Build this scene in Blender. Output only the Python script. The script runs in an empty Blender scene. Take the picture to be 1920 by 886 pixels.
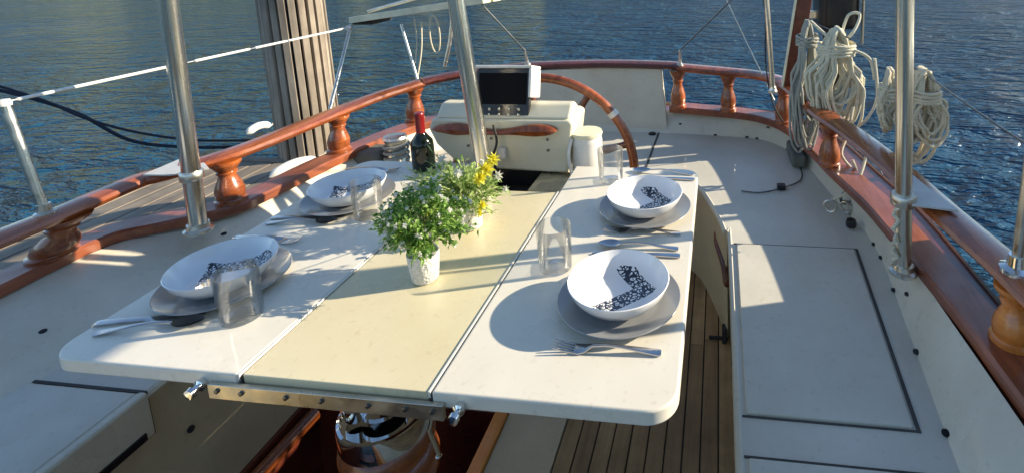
import bpy, bmesh, math, random
from mathutils import Vector, Matrix, noise
from mathutils.geometry import tessellate_polygon
R = math.radians
random.seed(7)
scene = bpy.context.scene
COL = scene.collection

# ------------------------------------------------------------------ camera
CAMLOC = Vector((0.6899, -0.7557, 1.5016))
FPX = 1006.29; CXP = 1210.64; CYP = 62.997     # focal length and optical centre in photo pixels (the photo is an off-centre crop)
right = Vector((0.9905, 0.1341, -0.0294)).normalized()
down = Vector((-0.0069, -0.1652, -0.9862)); down = (down - right * down.dot(right)).normalized()
fwd = right.cross(down).normalized()
if fwd.y < 0: fwd = -fwd
cd = bpy.data.cameras.new('camera'); cam = bpy.data.objects.new('camera', cd); COL.objects.link(cam)
M = Matrix.Identity(4)
for i in range(3):
    M[i][0] = right[i]; M[i][1] = -down[i]; M[i][2] = -fwd[i]; M[i][3] = CAMLOC[i]
cam.matrix_world = M
cd.sensor_width = 36; cd.lens = 36 * FPX / 1920; cd.shift_x = (960 - CXP) / 1920; cd.shift_y = (CYP - 443) / 1920
cd.clip_start = 0.02; cd.clip_end = 2000
scene.camera = cam

# ------------------------------------------------------------------ world, sun, exposure
SUN_AZ = 17.0; SUN_EL = 20.5     # azimuth measured from +X towards +Y
w = bpy.data.worlds.new('World'); scene.world = w; w.use_nodes = True
nt = w.node_tree; bg = nt.nodes['Background']
sky = nt.nodes.new('ShaderNodeTexSky'); sky.sky_type = 'NISHITA'; sky.sun_disc = False
sky.sun_elevation = R(SUN_EL); sky.sun_rotation = R(90 - SUN_AZ); sky.air_density = 1.0; sky.dust_density = 0.0; sky.ozone_density = 2.0
nt.links.new(sky.outputs[0], bg.inputs[0]); bg.inputs[1].default_value = 0.11
sl = bpy.data.lights.new('sun', 'SUN'); sl.energy = 4.6; sl.angle = R(0.6); sl.color = (1.0, 0.87, 0.66)
so = bpy.data.objects.new('sun', sl); COL.objects.link(so); so.location = (8, 3, 5)
sd = Vector((math.cos(R(SUN_AZ)) * math.cos(R(SUN_EL)), math.sin(R(SUN_AZ)) * math.cos(R(SUN_EL)), math.sin(R(SUN_EL))))
so.rotation_euler = sd.to_track_quat('Z', 'Y').to_euler()
scene.view_settings.view_transform = 'Standard'; scene.view_settings.look = 'None'
scene.view_settings.exposure = 1.12; scene.view_settings.gamma = 1

# ------------------------------------------------------------------ geometry lookups: the photo's points put back on real planes of the boat
def ray(px, py):
    return right * ((px - CXP) / FPX) + down * ((py - CYP) / FPX) + fwd
def az(px, py, z):
    d = ray(px, py); return CAMLOC + d * ((z - CAMLOC.z) / d.z)
def ay(px, py, y):
    d = ray(px, py); return CAMLOC + d * ((y - CAMLOC.y) / d.y)
def ax(px, py, x):
    d = ray(px, py); return CAMLOC + d * ((x - CAMLOC.x) / d.x)

# ------------------------------------------------------------------ materials
def newmat(name):
    m = bpy.data.materials.new(name); m.use_nodes = True
    return m, m.node_tree, m.node_tree.nodes['Principled BSDF']
def L(nt, a, b): nt.links.new(a, b)
def coords(nt, kind='Object', scale=(1, 1, 1), rot=(0, 0, 0)):
    tc = nt.nodes.new('ShaderNodeTexCoord'); mp = nt.nodes.new('ShaderNodeMapping')
    mp.inputs['Scale'].default_value = scale; mp.inputs['Rotation'].default_value = rot
    L(nt, tc.outputs[kind], mp.inputs[0]); return mp.outputs[0]
def nz(nt, vec, scale, detail=4, rough=.55, dist=0.0):
    n = nt.nodes.new('ShaderNodeTexNoise'); n.inputs['Scale'].default_value = scale; n.inputs['Detail'].default_value = detail
    n.inputs['Roughness'].default_value = rough; n.inputs['Distortion'].default_value = dist
    L(nt, vec, n.inputs['Vector']); return n.outputs['Fac']
def ramp(nt, fac, stops):
    r = nt.nodes.new('ShaderNodeValToRGB'); el = r.color_ramp.elements
    while len(el) < len(stops): el.new(.5)
    for e, (p, c) in zip(el, stops): e.position = p; e.color = (*c, 1)
    L(nt, fac, r.inputs[0]); return r.outputs[0]
def bump(nt, b, h, strength, dist=.01, prev=None):
    n = nt.nodes.new('ShaderNodeBump'); n.inputs['Strength'].default_value = strength; n.inputs['Distance'].default_value = dist
    L(nt, h, n.inputs['Height'])
    if prev: L(nt, prev, n.inputs['Normal'])
    L(nt, n.outputs[0], b.inputs['Normal']); return n.outputs[0]
def mulc(nt, a, b, fac=1.0, mode='MULTIPLY'):
    m = nt.nodes.new('ShaderNodeMix'); m.data_type = 'RGBA'; m.blend_type = mode; m.inputs[0].default_value = fac
    L(nt, a, m.inputs[6]); L(nt, b, m.inputs[7]); return m.outputs[2]
def rng(nt, v, a, b, c=0.0, d=1.0):
    m = nt.nodes.new('ShaderNodeMapRange'); m.inputs[1].default_value = a; m.inputs[2].default_value = b
    m.inputs[3].default_value = c; m.inputs[4].default_value = d; L(nt, v, m.inputs[0]); return m.outputs[0]
def math_(nt, op, a, b=None):
    m = nt.nodes.new('ShaderNodeMath'); m.operation = op
    for i, v in enumerate((a, b)):
        if v is None: continue
        if isinstance(v, (int, float)): m.inputs[i].default_value = v
        else: L(nt, v, m.inputs[i])
    return m.outputs[0]

def gel(name, col, rough=.35, dirt=.18, tex=0.0):
    m, nt, b = newmat(name); v = coords(nt)
    d = ramp(nt, nz(nt, v, 2.2, 6, .65), [(.3, tuple(c * (1 - dirt) * k for c, k in zip(col, (1, .97, .92)))), (.62, col)])
    s = ramp(nt, nz(nt, v, 60, 3), [(.28, (.80, .78, .72)), (.40, (1, 1, 1))])
    sc = ramp(nt, nz(nt, coords(nt, 'Object', (3, 40, 3), (0, 0, .5)), 3.0, 5, .7, .4), [(.60, (1, 1, 1)), (.70, (.88, .86, .82))])
    L(nt, mulc(nt, mulc(nt, d, s, .5), sc, dirt * 2.2), b.inputs['Base Color'])
    L(nt, rng(nt, nz(nt, v, 9, 4), .3, .7, rough - .08, rough + .14), b.inputs['Roughness'])
    b.inputs['Coat Weight'].default_value = .15
    if tex: bump(nt, b, nz(nt, v, 260, 2), tex, .002)
    else: bump(nt, b, nz(nt, v, 5, 3), .12, .01)
    return m
def wood(name, c1, c2, scale=(40, 2.5, 40), rough=.28, coat=.6, worn=None):
    m, nt, b = newmat(name); v = coords(nt, 'Object', scale)
    g = nz(nt, v, 1.0, 8, .7, .6); big = nz(nt, coords(nt), 3, 4)
    c = ramp(nt, g, [(.3, c1), (.7, c2)])
    c = mulc(nt, c, ramp(nt, big, [(.25, (.45, .40, .36)), (.62, (1.15, 1.1, 1.05))]), .9)
    if worn:
        c2_ = nt.nodes.new('ShaderNodeMix'); c2_.data_type = 'RGBA'
        L(nt, rng(nt, nz(nt, coords(nt), 7, 6, .7), .56, .7), c2_.inputs[0]); L(nt, c, c2_.inputs[6]); c2_.inputs[7].default_value = (*worn, 1); c = c2_.outputs[2]
    L(nt, c, b.inputs['Base Color']); b.inputs['Roughness'].default_value = rough
    L(nt, rng(nt, nz(nt, coords(nt), 14, 5), .3, .75, rough - .06, rough + .22), b.inputs['Roughness'])
    b.inputs['Coat Weight'].default_value = coat; b.inputs['Coat Roughness'].default_value = .15
    bump(nt, b, g, .15, .003); return m
def metal(name, col=(.62, .61, .58), rough=.18, aniso=None):
    m, nt, b = newmat(name); b.inputs['Metallic'].default_value = 1; v = coords(nt)
    L(nt, ramp(nt, nz(nt, v, 12, 5), [(.3, tuple(c * .75 for c in col)), (.65, col)]), b.inputs['Base Color'])
    L(nt, rng(nt, nz(nt, v, 25, 4), .3, .7, rough * .6, rough * 1.5), b.inputs['Roughness'])
    return m
def plain(name, col, rough=.5, spec=.5, var=.25, scale=15, bmp=.1, coat=0):
    m, nt, b = newmat(name); v = coords(nt)
    L(nt, ramp(nt, nz(nt, v, scale, 5), [(.3, tuple(c * (1 - var) for c in col)), (.7, tuple(min(1, c * (1 + var * .4)) for c in col))]), b.inputs['Base Color'])
    b.inputs['Roughness'].default_value = rough; b.inputs['Coat Weight'].default_value = coat
    if bmp: bump(nt, b, nz(nt, v, scale * 6, 3), bmp, .002)
    return m

gel_deck = gel('gelcoat_deck', (.64, .615, .53), .45, .16, .25)
gel_side = gel('gelcoat_side', (.69, .65, .53), .32, .2)
gel_well = gel('gelcoat_well', (.58, .50, .33), .4, .25)
gel_table = gel('table_white', (.78, .74, .64), .3, .07)
gel_cream = gel('table_cream', (.74, .66, .44), .28, .08)
gel_console = gel('console_cream', (.74, .69, .52), .35, .15)
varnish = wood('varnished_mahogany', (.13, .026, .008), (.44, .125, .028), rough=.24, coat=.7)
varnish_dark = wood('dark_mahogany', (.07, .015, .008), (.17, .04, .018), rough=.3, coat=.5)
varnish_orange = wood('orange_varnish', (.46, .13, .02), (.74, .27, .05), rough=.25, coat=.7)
base_wood = wood('base_rail_wood', (.17, .04, .016), (.36, .11, .045), rough=.35, coat=.4)
steel = metal('stainless_steel', (.72, .69, .61), .30)
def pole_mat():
    m, nt, b = newmat('pole_painted_reflections'); b.inputs['Metallic'].default_value = 1; st = nz(nt, coords(nt, 'Object', (70, 70, .25)), 1.0, 2)  # upright reflection stripes painted into the steel's colour
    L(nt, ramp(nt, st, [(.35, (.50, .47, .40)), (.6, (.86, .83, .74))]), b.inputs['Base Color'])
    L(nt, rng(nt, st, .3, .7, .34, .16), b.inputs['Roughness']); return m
pole_reflect_m = pole_mat()
chrome = metal('chrome', (.8, .8, .78), .06)
alu = metal('brushed_aluminium', (.62, .58, .48), .35)
cutlery_m = metal('cutlery_steel', (.55, .55, .56), .14)
black = plain('black_plastic', (.012, .012, .014), .3, bmp=0)
rubber = plain('black_rubber', (.02, .02, .02), .7)
seam_m = plain('dark_sealant', (.07, .065, .06), .8)
white_plastic = plain('white_plastic', (.75, .73, .68), .4, var=.12)
cream_paint = plain('cream_paint', (.82, .76, .54), .45, var=.25, scale=10)
grey_cloth = plain('grey_canvas', (.14, .15, .13), .85, scale=25)
rope_blue = plain('dark_blue_rope', (.01, .014, .03), .8)
red_foil = plain('red_foil', (.22, .008, .01), .3, bmp=0)
soil = plain('soil', (.03, .02, .012), .95)

def rope_mat(name, col, fleck):
    m, nt, b = newmat(name); v = coords(nt)
    wv = nt.nodes.new('ShaderNodeTexWave'); wv.inputs['Scale'].default_value = 90; wv.inputs['Distortion'].default_value = 2; wv.bands_direction = 'DIAGONAL'
    L(nt, v, wv.inputs['Vector'])
    L(nt, ramp(nt, wv.outputs['Fac'], [(.1, fleck), (.5, col)]), b.inputs['Base Color']); b.inputs['Roughness'].default_value = .8
    bump(nt, b, wv.outputs['Fac'], .6, .002); return m
rope_m = rope_mat('white_rope', (.78, .74, .58), (.48, .44, .30))
rope_grey = rope_mat('weathered_rope', (.46, .46, .40), (.18, .19, .16))
rope_tan = rope_mat('tan_rope', (.74, .67, .50), (.42, .36, .24))

def glass_mat():
    m, nt, b = newmat('clear_glass'); nt.nodes.remove(b)
    tr = nt.nodes.new('ShaderNodeBsdfTransparent'); tr.inputs[0].default_value = (.995, .998, .996, 1)
    gl = nt.nodes.new('ShaderNodeBsdfGlossy'); gl.inputs['Roughness'].default_value = .03
    lw = nt.nodes.new('ShaderNodeLayerWeight'); lw.inputs[0].default_value = .25
    mx = nt.nodes.new('ShaderNodeMixShader'); L(nt, rng(nt, lw.outputs['Fresnel'], 0, 1, .03, .7), mx.inputs[0])
    tl_ = nt.nodes.new('ShaderNodeBsdfTranslucent'); tl_.inputs[0].default_value = (.9, .95, .93, 1); m2 = nt.nodes.new('ShaderNodeMixShader'); m2.inputs[0].default_value = .03
    L(nt, tr.outputs[0], m2.inputs[1]); L(nt, tl_.outputs[0], m2.inputs[2]); L(nt, m2.outputs[0], mx.inputs[1]); L(nt, gl.outputs[0], mx.inputs[2])
    L(nt, mx.outputs[0], nt.nodes['Material Output'].inputs[0]); return m
glass = glass_mat()

def bowl_mat(dx=0, dy=0, lim=.0078):
    """white melamine with a dark lace band in an L across the bottom"""
    m, nt, b = newmat('bowl_white'); tc = nt.nodes.new('ShaderNodeTexCoord'); sp = nt.nodes.new('ShaderNodeSeparateXYZ')
    L(nt, tc.outputs['Object'], sp.inputs[0]); x, y, z = sp.outputs; x0, y0 = x, y
    x = math_(nt, 'SUBTRACT', x, dx); y = math_(nt, 'SUBTRACT', y, dy)
    def band(u, lo, hi): return math_(nt, 'MULTIPLY', math_(nt, 'GREATER_THAN', u, lo), math_(nt, 'LESS_THAN', u, hi))
    a1 = math_(nt, 'MULTIPLY', band(x, -.004, .034), band(y, -.066, .074))
    a2 = math_(nt, 'MULTIPLY', band(y, .038, .074), band(x, -.074, .034))
    mask = math_(nt, 'MAXIMUM', a1, a2)
    rr = math_(nt, 'ADD', math_(nt, 'MULTIPLY', x0, x0), math_(nt, 'MULTIPLY', y0, y0)); mask = math_(nt, 'MULTIPLY', mask, math_(nt, 'LESS_THAN', rr, lim))
    sn = nt.nodes.new('ShaderNodeSeparateXYZ'); L(nt, tc.outputs['Normal'], sn.inputs[0]); mask = math_(nt, 'MULTIPLY', mask, math_(nt, 'GREATER_THAN', sn.outputs[2], .1))
    vo = nt.nodes.new('ShaderNodeTexVoronoi'); vo.feature = 'DISTANCE_TO_EDGE'; vo.inputs['Scale'].default_value = 105; L(nt, tc.outputs['Object'], vo.inputs['Vector'])
    v2 = nt.nodes.new('ShaderNodeTexVoronoi'); v2.inputs['Scale'].default_value = 105; L(nt, tc.outputs['Object'], v2.inputs['Vector'])
    lace = math_(nt, 'MAXIMUM', math_(nt, 'LESS_THAN', vo.outputs['Distance'], .14), math_(nt, 'LESS_THAN', v2.outputs['Distance'], .22))
    k = math_(nt, 'MULTIPLY', mask, lace)
    mx = nt.nodes.new('ShaderNodeMix'); mx.data_type = 'RGBA'; L(nt, k, mx.inputs[0]); mx.inputs[6].default_value = (.80, .80, .80, 1); mx.inputs[7].default_value = (.03, .035, .05, 1)
    L(nt, mx.outputs[2], b.inputs['Base Color']); b.inputs['Roughness'].default_value = .18; b.inputs['Coat Weight'].default_value = .4
    return m
bowl_m = bowl_mat(); bowl_m2 = bowl_mat(.034, -.018, .0088)
plate_m = plain('grey_plate', (.27, .275, .28), .22, bmp=0, var=.06, coat=.4)

def teak_mat(name, c1, c2, width=.0, axis=0):
    m, nt, b = newmat(name); v = coords(nt, 'Object', (35, 1.6, 35))
    g = nz(nt, v, 1, 8, .7, .4)
    c = ramp(nt, g, [(.25, c1), (.75, c2)])
    ri = nt.nodes.new('ShaderNodeTexCoord'); sp = nt.nodes.new('ShaderNodeSeparateXYZ'); L(nt, ri.outputs['Object'], sp.inputs[0])
    c = mulc(nt, c, ramp(nt, nz(nt, coords(nt), 4, 5, .7), [(.3, (.55, .52, .48)), (.65, (1.1, 1.08, 1.05))]), .9)
    L(nt, c, b.inputs['Base Color']); b.inputs['Roughness'].default_value = .62; bump(nt, b, g, .35, .003); return m
teak = teak_mat('teak_sole', (.24, .15, .065), (.48, .32, .15))
teak2 = teak_mat('teak_sole_dark', (.20, .125, .055), (.42, .275, .13))
teak3 = teak_mat('teak_sole_pale', (.28, .18, .08), (.54, .37, .18))
dock_w = teak_mat('weathered_planks', (.16, .13, .10), (.32, .27, .21))
pile_w = wood('weathered_slats', (.20, .17, .135), (.42, .37, .30), (30, 30, 2), .8, 0)
pile_d = plain('dark_pile', (.03, .025, .02), .9)

def water_mat():
    m, nt, b = newmat('water'); b.inputs['Roughness'].default_value = .04; b.inputs['IOR'].default_value = 1.33
    big = nz(nt, coords(nt, 'Object', (.10, .16, 1), (0, 0, R(15))), 1.0, 4, .6)          # wind patches
    L(nt, ramp(nt, big, [(.3, (.006, .055, .130)), (.7, (.012, .078, .150))]), b.inputs['Base Color'])
    v0 = coords(nt, 'Object', (.45, .9, 1), (0, 0, R(-20))); v1 = coords(nt, 'Object', (1.2, 2.9, 1), (0, 0, R(-8))); v2 = coords(nt, 'Object', (1.7, 3.4, 1), (0, 0, R(24)))
    o = nz(nt, v0, .8, 2); a = nz(nt, v1, .95, 4, .5, .8); c = nz(nt, v2, 3.0, 3, .55, .5)
    k = rng(nt, big, .35, .65, .55, 1.25)
    h = math_(nt, 'ADD', math_(nt, 'MULTIPLY', math_(nt, 'ADD', math_(nt, 'MULTIPLY', a, 1.0), math_(nt, 'MULTIPLY', c, .33)), k), math_(nt, 'MULTIPLY', o, .9))
    bump(nt, b, h, 1.0, .80); return m
water_m = water_mat()

def foliage_mat(name, c1, c2, trans=.3, hue=None):
    m, nt, b = newmat(name)
    g = nt.nodes.new('ShaderNodeNewGeometry')
    L(nt, ramp(nt, g.outputs['Random Per Island'], [(0, c1), (1, c2)]), b.inputs['Base Color'])
    b.inputs['Roughness'].default_value = .55; b.inputs['Subsurface Weight'].default_value = 0
    t = nt.nodes.new('ShaderNodeBsdfTranslucent'); L(nt, ramp(nt, g.outputs['Random Per Island'], [(0, c1), (1, c2)]), t.inputs[0])
    mx = nt.nodes.new('ShaderNodeMixShader'); mx.inputs[0].default_value = trans
    L(nt, b.outputs[0], mx.inputs[1]); L(nt, t.outputs[0], mx.inputs[2]); L(nt, mx.outputs[0], nt.nodes['Material Output'].inputs[0]); return m
leaf_m = foliage_mat('leaves', (.06, .17, .02), (.38, .58, .13), .45)
leaf_pale = foliage_mat('pale_leaves', (.16, .30, .05), (.62, .70, .30), .42)
petal_y = foliage_mat('yellow_petals', (.80, .72, .03), (.9, .85, .15), .4)
petal_w = foliage_mat('white_petals', (.7, .7, .6), (.85, .85, .8), .4)
def pot_mat():
    m, nt, b = newmat('pot_white'); v = coords(nt)
    vo = nt.nodes.new('ShaderNodeTexVoronoi'); vo.inputs['Scale'].default_value = 130; L(nt, v, vo.inputs['Vector'])
    L(nt, ramp(nt, vo.outputs['Distance'], [(.1, (.78, .77, .72)), (.7, (.60, .59, .54))]), b.inputs['Base Color']); b.inputs['Roughness'].default_value = .6
    bump(nt, b, vo.outputs['Distance'], .8, .003); return m
pot_m = pot_mat()

# ------------------------------------------------------------------ object helpers
def ROOT(o):
    while o.parent: o = o.parent
    return o
def tag(o, label=None, cat=None, group=None, kind=None):
    if label: o['label'] = label
    if cat: o['category'] = cat
    if group: o['group'] = group
    if kind: o['kind'] = kind
    return o
def thing(name, label, cat, loc=(0, 0, 0), group=None):
    o = bpy.data.objects.new(name, None); COL.objects.link(o); o.location = loc; o.empty_display_size = .05
    return tag(o, label, cat, group)
def obj(name, bm, mat, parent=None, bevel=0, smooth=True, segs=2, origin=None):
    """mesh drawn in world coordinates; stored relative to its thing (or to its own base)"""
    me = bpy.data.meshes.new(name)
    o = bpy.data.objects.new(name, me); COL.objects.link(o)
    if parent:
        off = ROOT(parent).location.copy(); o.parent = parent
    else:
        if origin is None:
            xs = [v.co for v in bm.verts]
            origin = Vector(((min(v.x for v in xs) + max(v.x for v in xs)) / 2, (min(v.y for v in xs) + max(v.y for v in xs)) / 2, min(v.z for v in xs)))
        off = Vector(origin); o.location = off
    bmesh.ops.translate(bm, verts=bm.verts, vec=-off)
    bmesh.ops.recalc_face_normals(bm, faces=bm.faces)
    bm.to_mesh(me); bm.free()
    if isinstance(mat, (list, tuple)):
        for mm in mat: me.materials.append(mm)
    else: me.materials.append(mat)
    if smooth:
        for p in me.polygons: p.use_smooth = True
        try: me.set_sharp_from_angle(angle=R(38))
        except Exception: pass
    if bevel:
        mo = o.modifiers.new('bevel', 'BEVEL'); mo.width = bevel; mo.segments = segs; mo.limit_method = 'ANGLE'; mo.angle_limit = R(40)
        mo.harden_normals = True
    return o
def B(): return bmesh.new()
def box(bm, x0, x1, y0, y1, z0, z1, M=None):
    vs = [bm.verts.new((x, y, z)) for z in (z0, z1) for x, y in ((x0, y0), (x1, y0), (x1, y1), (x0, y1))]
    for f in ((0, 3, 2, 1), (4, 5, 6, 7), (0, 1, 5, 4), (1, 2, 6, 5), (2, 3, 7, 6), (3, 0, 4, 7)): bm.faces.new([vs[i] for i in f])
    if M is not None: bmesh.ops.transform(bm, matrix=M, verts=vs)
    return bm
def tube(bm, pts, r, n=10, cap=True, closed=False):
    pts = [Vector(p) for p in pts]; N = len(pts); rs = r if isinstance(r, (list, tuple)) else [r] * N
    t0 = (pts[1] - pts[0]).normalized(); up = Vector((0, 0, 1)) if abs(t0.z) < .9 else Vector((0, 1, 0))
    u = t0.cross(up).normalized(); rings = []
    for i, p in enumerate(pts):
        if closed: t = (pts[(i + 1) % N] - pts[i - 1])
        else: t = pts[min(i + 1, N - 1)] - pts[max(i - 1, 0)]
        t = t.normalized() if t.length > 1e-9 else t0
        u = (u - t * u.dot(t)); u = u.normalized() if u.length > 1e-6 else t.orthogonal().normalized()
        v = t.cross(u)
        rings.append([bm.verts.new(p + (u * math.cos(2 * math.pi * k / n) + v * math.sin(2 * math.pi * k / n)) * rs[i]) for k in range(n)])
    for i in range(N if closed else N - 1):
        a, b = rings[i], rings[(i + 1) % N]
        for k in range(n): bm.faces.new((a[k], a[(k + 1) % n], b[(k + 1) % n], b[k]))
    if cap and not closed: bm.faces.new(rings[0][::-1]); bm.faces.new(rings[-1])
    return bm
def smoothpath(pts, sub=6):
    P = [Vector(p) for p in pts]; out = []
    for i in range(len(P) - 1):
        p0 = P[max(i - 1, 0)]; p1 = P[i]; p2 = P[i + 1]; p3 = P[min(i + 2, len(P) - 1)]
        for k in range(sub):
            t = k / sub
            out.append(.5 * ((2 * p1) + (p2 - p0) * t + (2 * p0 - 5 * p1 + 4 * p2 - p3) * t * t + (3 * p1 - p0 - 3 * p2 + p3) * t ** 3))
    out.append(P[-1]); return out
def lathe(bm, prof, c=(0, 0, 0), n=32, M=None, capb=True, capt=True):
    c = Vector(c); rings = []; vs = []
    for r, z in prof:
        if r < 1e-6: ring = [bm.verts.new((0, 0, z))]
        else: ring = [bm.verts.new((r * math.cos(2 * math.pi * k / n), r * math.sin(2 * math.pi * k / n), z)) for k in range(n)]
        rings.append(ring); vs += ring
    for a, b in zip(rings, rings[1:]):
        if len(a) == 1 and len(b) == 1: continue
        for k in range(n):
            k2 = (k + 1) % n
            if len(a) == 1: bm.faces.new((a[0], b[k2], b[k]))
            elif len(b) == 1: bm.faces.new((a[k], a[k2], b[0]))
            else: bm.faces.new((a[k], a[k2], b[k2], b[k]))
    if capb and len(rings[0]) > 1: bm.faces.new(rings[0][::-1])
    if capt and len(rings[-1]) > 1: bm.faces.new(rings[-1])
    T = Matrix.Translation(c)
    bmesh.ops.transform(bm, matrix=(T @ M) if M is not None else T, verts=vs); return bm
def prism(bm, poly, z0, z1, M=None):
    a = [bm.verts.new((x, y, z0)) for x, y in poly]; b = [bm.verts.new((x, y, z1)) for x, y in poly]; n = len(poly)
    tris = tessellate_polygon([[Vector((x, y, 0)) for x, y in poly]])
    conv = is_convex(poly)
    if conv: bm.faces.new(a[::-1]); bm.faces.new(b)
    else:
        for t in tris: bm.faces.new([a[i] for i in t][::-1]); bm.faces.new([b[i] for i in t])
    for i in range(n): bm.faces.new((a[i], a[(i + 1) % n], b[(i + 1) % n], b[i]))
    if M is not None: bmesh.ops.transform(bm, matrix=M, verts=a + b)
    return bm
def is_convex(p):
    s = 0
    for i in range(len(p)):
        a, b, c = p[i - 1], p[i], p[(i + 1) % len(p)]
        cr = (b[0] - a[0]) * (c[1] - b[1]) - (b[1] - a[1]) * (c[0] - b[0])
        if abs(cr) < 1e-12: continue
        if s == 0: s = 1 if cr > 0 else -1
        elif (cr > 0) != (s > 0): return False
    return True
def rrect(x0, x1, y0, y1, r, n=8, corners=(1, 1, 1, 1)):
    out = []
    for i, (cx, cy, a0) in enumerate(((x0 + r, y0 + r, 180), (x1 - r, y0 + r, 270), (x1 - r, y1 - r, 0), (x0 + r, y1 - r, 90))):
        if corners[i]:
            for k in range(n + 1):
                a = R(a0 + 90 * k / n); out.append((cx + r * math.cos(a), cy + r * math.sin(a)))
        else: out.append(((x0, x1, x1, x0)[i], (y0, y0, y1, y1)[i]))
    return out
def sweep(bm, path, prof, closed=False):
    """prof: list of (side, up) swept along a roughly level path (a rail section)"""
    P = [Vector(p) for p in path]; rings = []
    for i, p in enumerate(P):
        t = P[min(i + 1, len(P) - 1)] - P[max(i - 1, 0)]; t.z = 0; t.normalize(); s = Vector((t.y, -t.x, 0))
        rings.append([bm.verts.new(p + s * a + Vector((0, 0, b))) for a, b in prof])
    n = len(prof)
    for a, b in zip(rings, rings[1:]):
        for k in range(n): bm.faces.new((a[k], a[(k + 1) % n], b[(k + 1) % n], b[k]))
    bm.faces.new(rings[0][::-1]); bm.faces.new(rings[-1]); return bm
def loft(bm, lines, M=None):
    """sheet through polylines that all have the same number of points"""
    rows = [[bm.verts.new(p) for p in ln] for ln in lines]
    for a, b in zip(rows, rows[1:]):
        for k in range(len(a) - 1): bm.faces.new((a[k], a[k + 1], b[k + 1], b[k]))
    return bm
def resample(pts, n):
    P = [Vector(p) for p in pts]; d = [0]
    for a, b in zip(P, P[1:]): d.append(d[-1] + (b - a).length)
    out = []
    for i in range(n):
        s = d[-1] * i / (n - 1); k = 0
        while k < len(P) - 2 and d[k + 1] < s: k += 1
        f = (s - d[k]) / max(1e-9, d[k + 1] - d[k]); out.append(P[k].lerp(P[k + 1], min(1, max(0, f))))
    return out
def copy_tree(o, parent=None):
    c = o.copy(); COL.objects.link(c)
    if parent: c.parent = parent
    for ch in [x for x in bpy.data.objects if x.parent == o]: copy_tree(ch, c)
    return c
V = Vector

# ================================================================== SETTING
# water sheet (the boat lies a little heeled, so the water is tilted against the boat's deck)
bm = B(); S = 900
for i in range(1):
    bmesh.ops.create_grid(bm, x_segments=40, y_segments=40, size=S)
wo = obj('water', bm, water_m, origin=(0, 0, 0)); wo.location = (0, 3, -.55); tag(wo, kind='structure')
WATER_Z = -.55

# wooded far shore (its reflection darkens the water on the left)
def hill(name, a0, a1, d, h, depth, seed, mat=None):
    bm = B(); n = 60; rows = []
    for j in range(10):
        f = j / 9; row = []
        for i in range(n):
            a = R(a0 + (a1 - a0) * i / (n - 1)); rr = d + depth * f
            env = min(1, math.sin(math.pi * i / (n - 1)) * 3)
            zz = h * math.sin(f * math.pi * .5) * (.6 + .7 * noise.noise(V((i * .22, j * .3, seed)))) * env
            x = rr * math.cos(a); y = rr * math.sin(a); row.append(V((x, y, zz - 2)))
        rows.append(row)
    loft(bm, rows); return tag(obj(name, bm, mat or hill_m, origin=(0, 0, 0)), kind='structure')
hill_m, nt, b = newmat('wooded_hill'); v = coords(nt)
L(nt, ramp(nt, nz(nt, v, .12, 8, .75), [(.35, (.05, .08, .02)), (.6, (.24, .25, .09))]), b.inputs['Base Color']); b.inputs['Roughness'].default_value = .9
bump(nt, b, nz(nt, v, .3, 8, .8), 1, 3)
hill_ring_m, nt, b = newmat('added_hill_ring'); v = coords(nt)  # for an added, unseen ring of hills hiding bright low sky from the water
L(nt, ramp(nt, nz(nt, v, .12, 8, .75), [(.35, (.02, .035, .03)), (.6, (.05, .07, .06))]), b.inputs['Base Color']); b.inputs['Roughness'].default_value = .9
hill('wooded_hills', 108, 152, 80, 36, 90, 3.1)
hill('wooded_hills', 20, 118, 230, 30, 160, 7.7, hill_ring_m)
hill('wooded_hills', -60, 30, 260, 36, 160, 12.4, hill_ring_m)
hill('wooded_hills', 145, 310, 260, 45, 160, 5.5, hill_ring_m)

# ================================================================== BOAT
DZ = .45; ZB = .58
boat = thing('sailing_yacht', 'white sailing yacht seen over its aft cockpit, with cream deck and teak sole', 'yacht', (0, 1.5, 0))

creaseR = [(1.10, -1.4), (1.13, -.3), (1.157, .224), (1.19, .628), (1.216, 1.053), (1.151, 1.404), (1.072, 1.791), (.93, 2.04), (.66, 2.103), (.387, 2.128), (0, 2.135), (-.398, 2.11), (-.66, 1.96), (-.83, 1.76), (-.91, 1.51), (-.98, 1.28), (-1.0, .817), (-1.04, .274), (-1.06, -.3), (-1.06, -1.4)]
topR = [(1.30, -1.4), (1.29, -.3), (1.267, .272), (1.247, .643), (1.225, 1.08), (1.175, 1.389), (1.09, 1.82), (.95, 2.04), (.73, 2.135), (.418, 2.20), (.022, 2.24), (-.425, 2.21), (-.729, 2.036), (-.884, 1.837), (-.976, 1.617), (-1.046, 1.367), (-1.102, .943), (-1.343, .647), (-1.372, .201), (-1.38, -1.4)]
crease = smoothpath([(x, y, DZ) for x, y in creaseR], 5); top = smoothpath([(x + (0.0), y, ZB - .02) for x, y in topR], 5)
well_half = [(.725, -1.4), (.725, .89), (.705, 1.112), (.650, 1.326), (.578, 1.505), (.464, 1.60), (.28, 1.63)]
wl = [(x, y) for x, y in well_half] + [(-x, y) for x, y in well_half[::-1]]
wls = [(p.x, p.y) for p in smoothpath([(x, y, 0) for x, y in wl], 5)]
# deck: one U-shaped sheet round the footwell
bm = B(); poly = [(p.x, p.y) for p in crease] + wls[::-1]
vs = [bm.verts.new((x, y, DZ)) for x, y in poly]
for t in tessellate_polygon([[V((x, y, 0)) for x, y in poly]]): bm.faces.new([vs[i] for i in t])
obj('bench_top', bm, gel_deck, boat, smooth=False)
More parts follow.
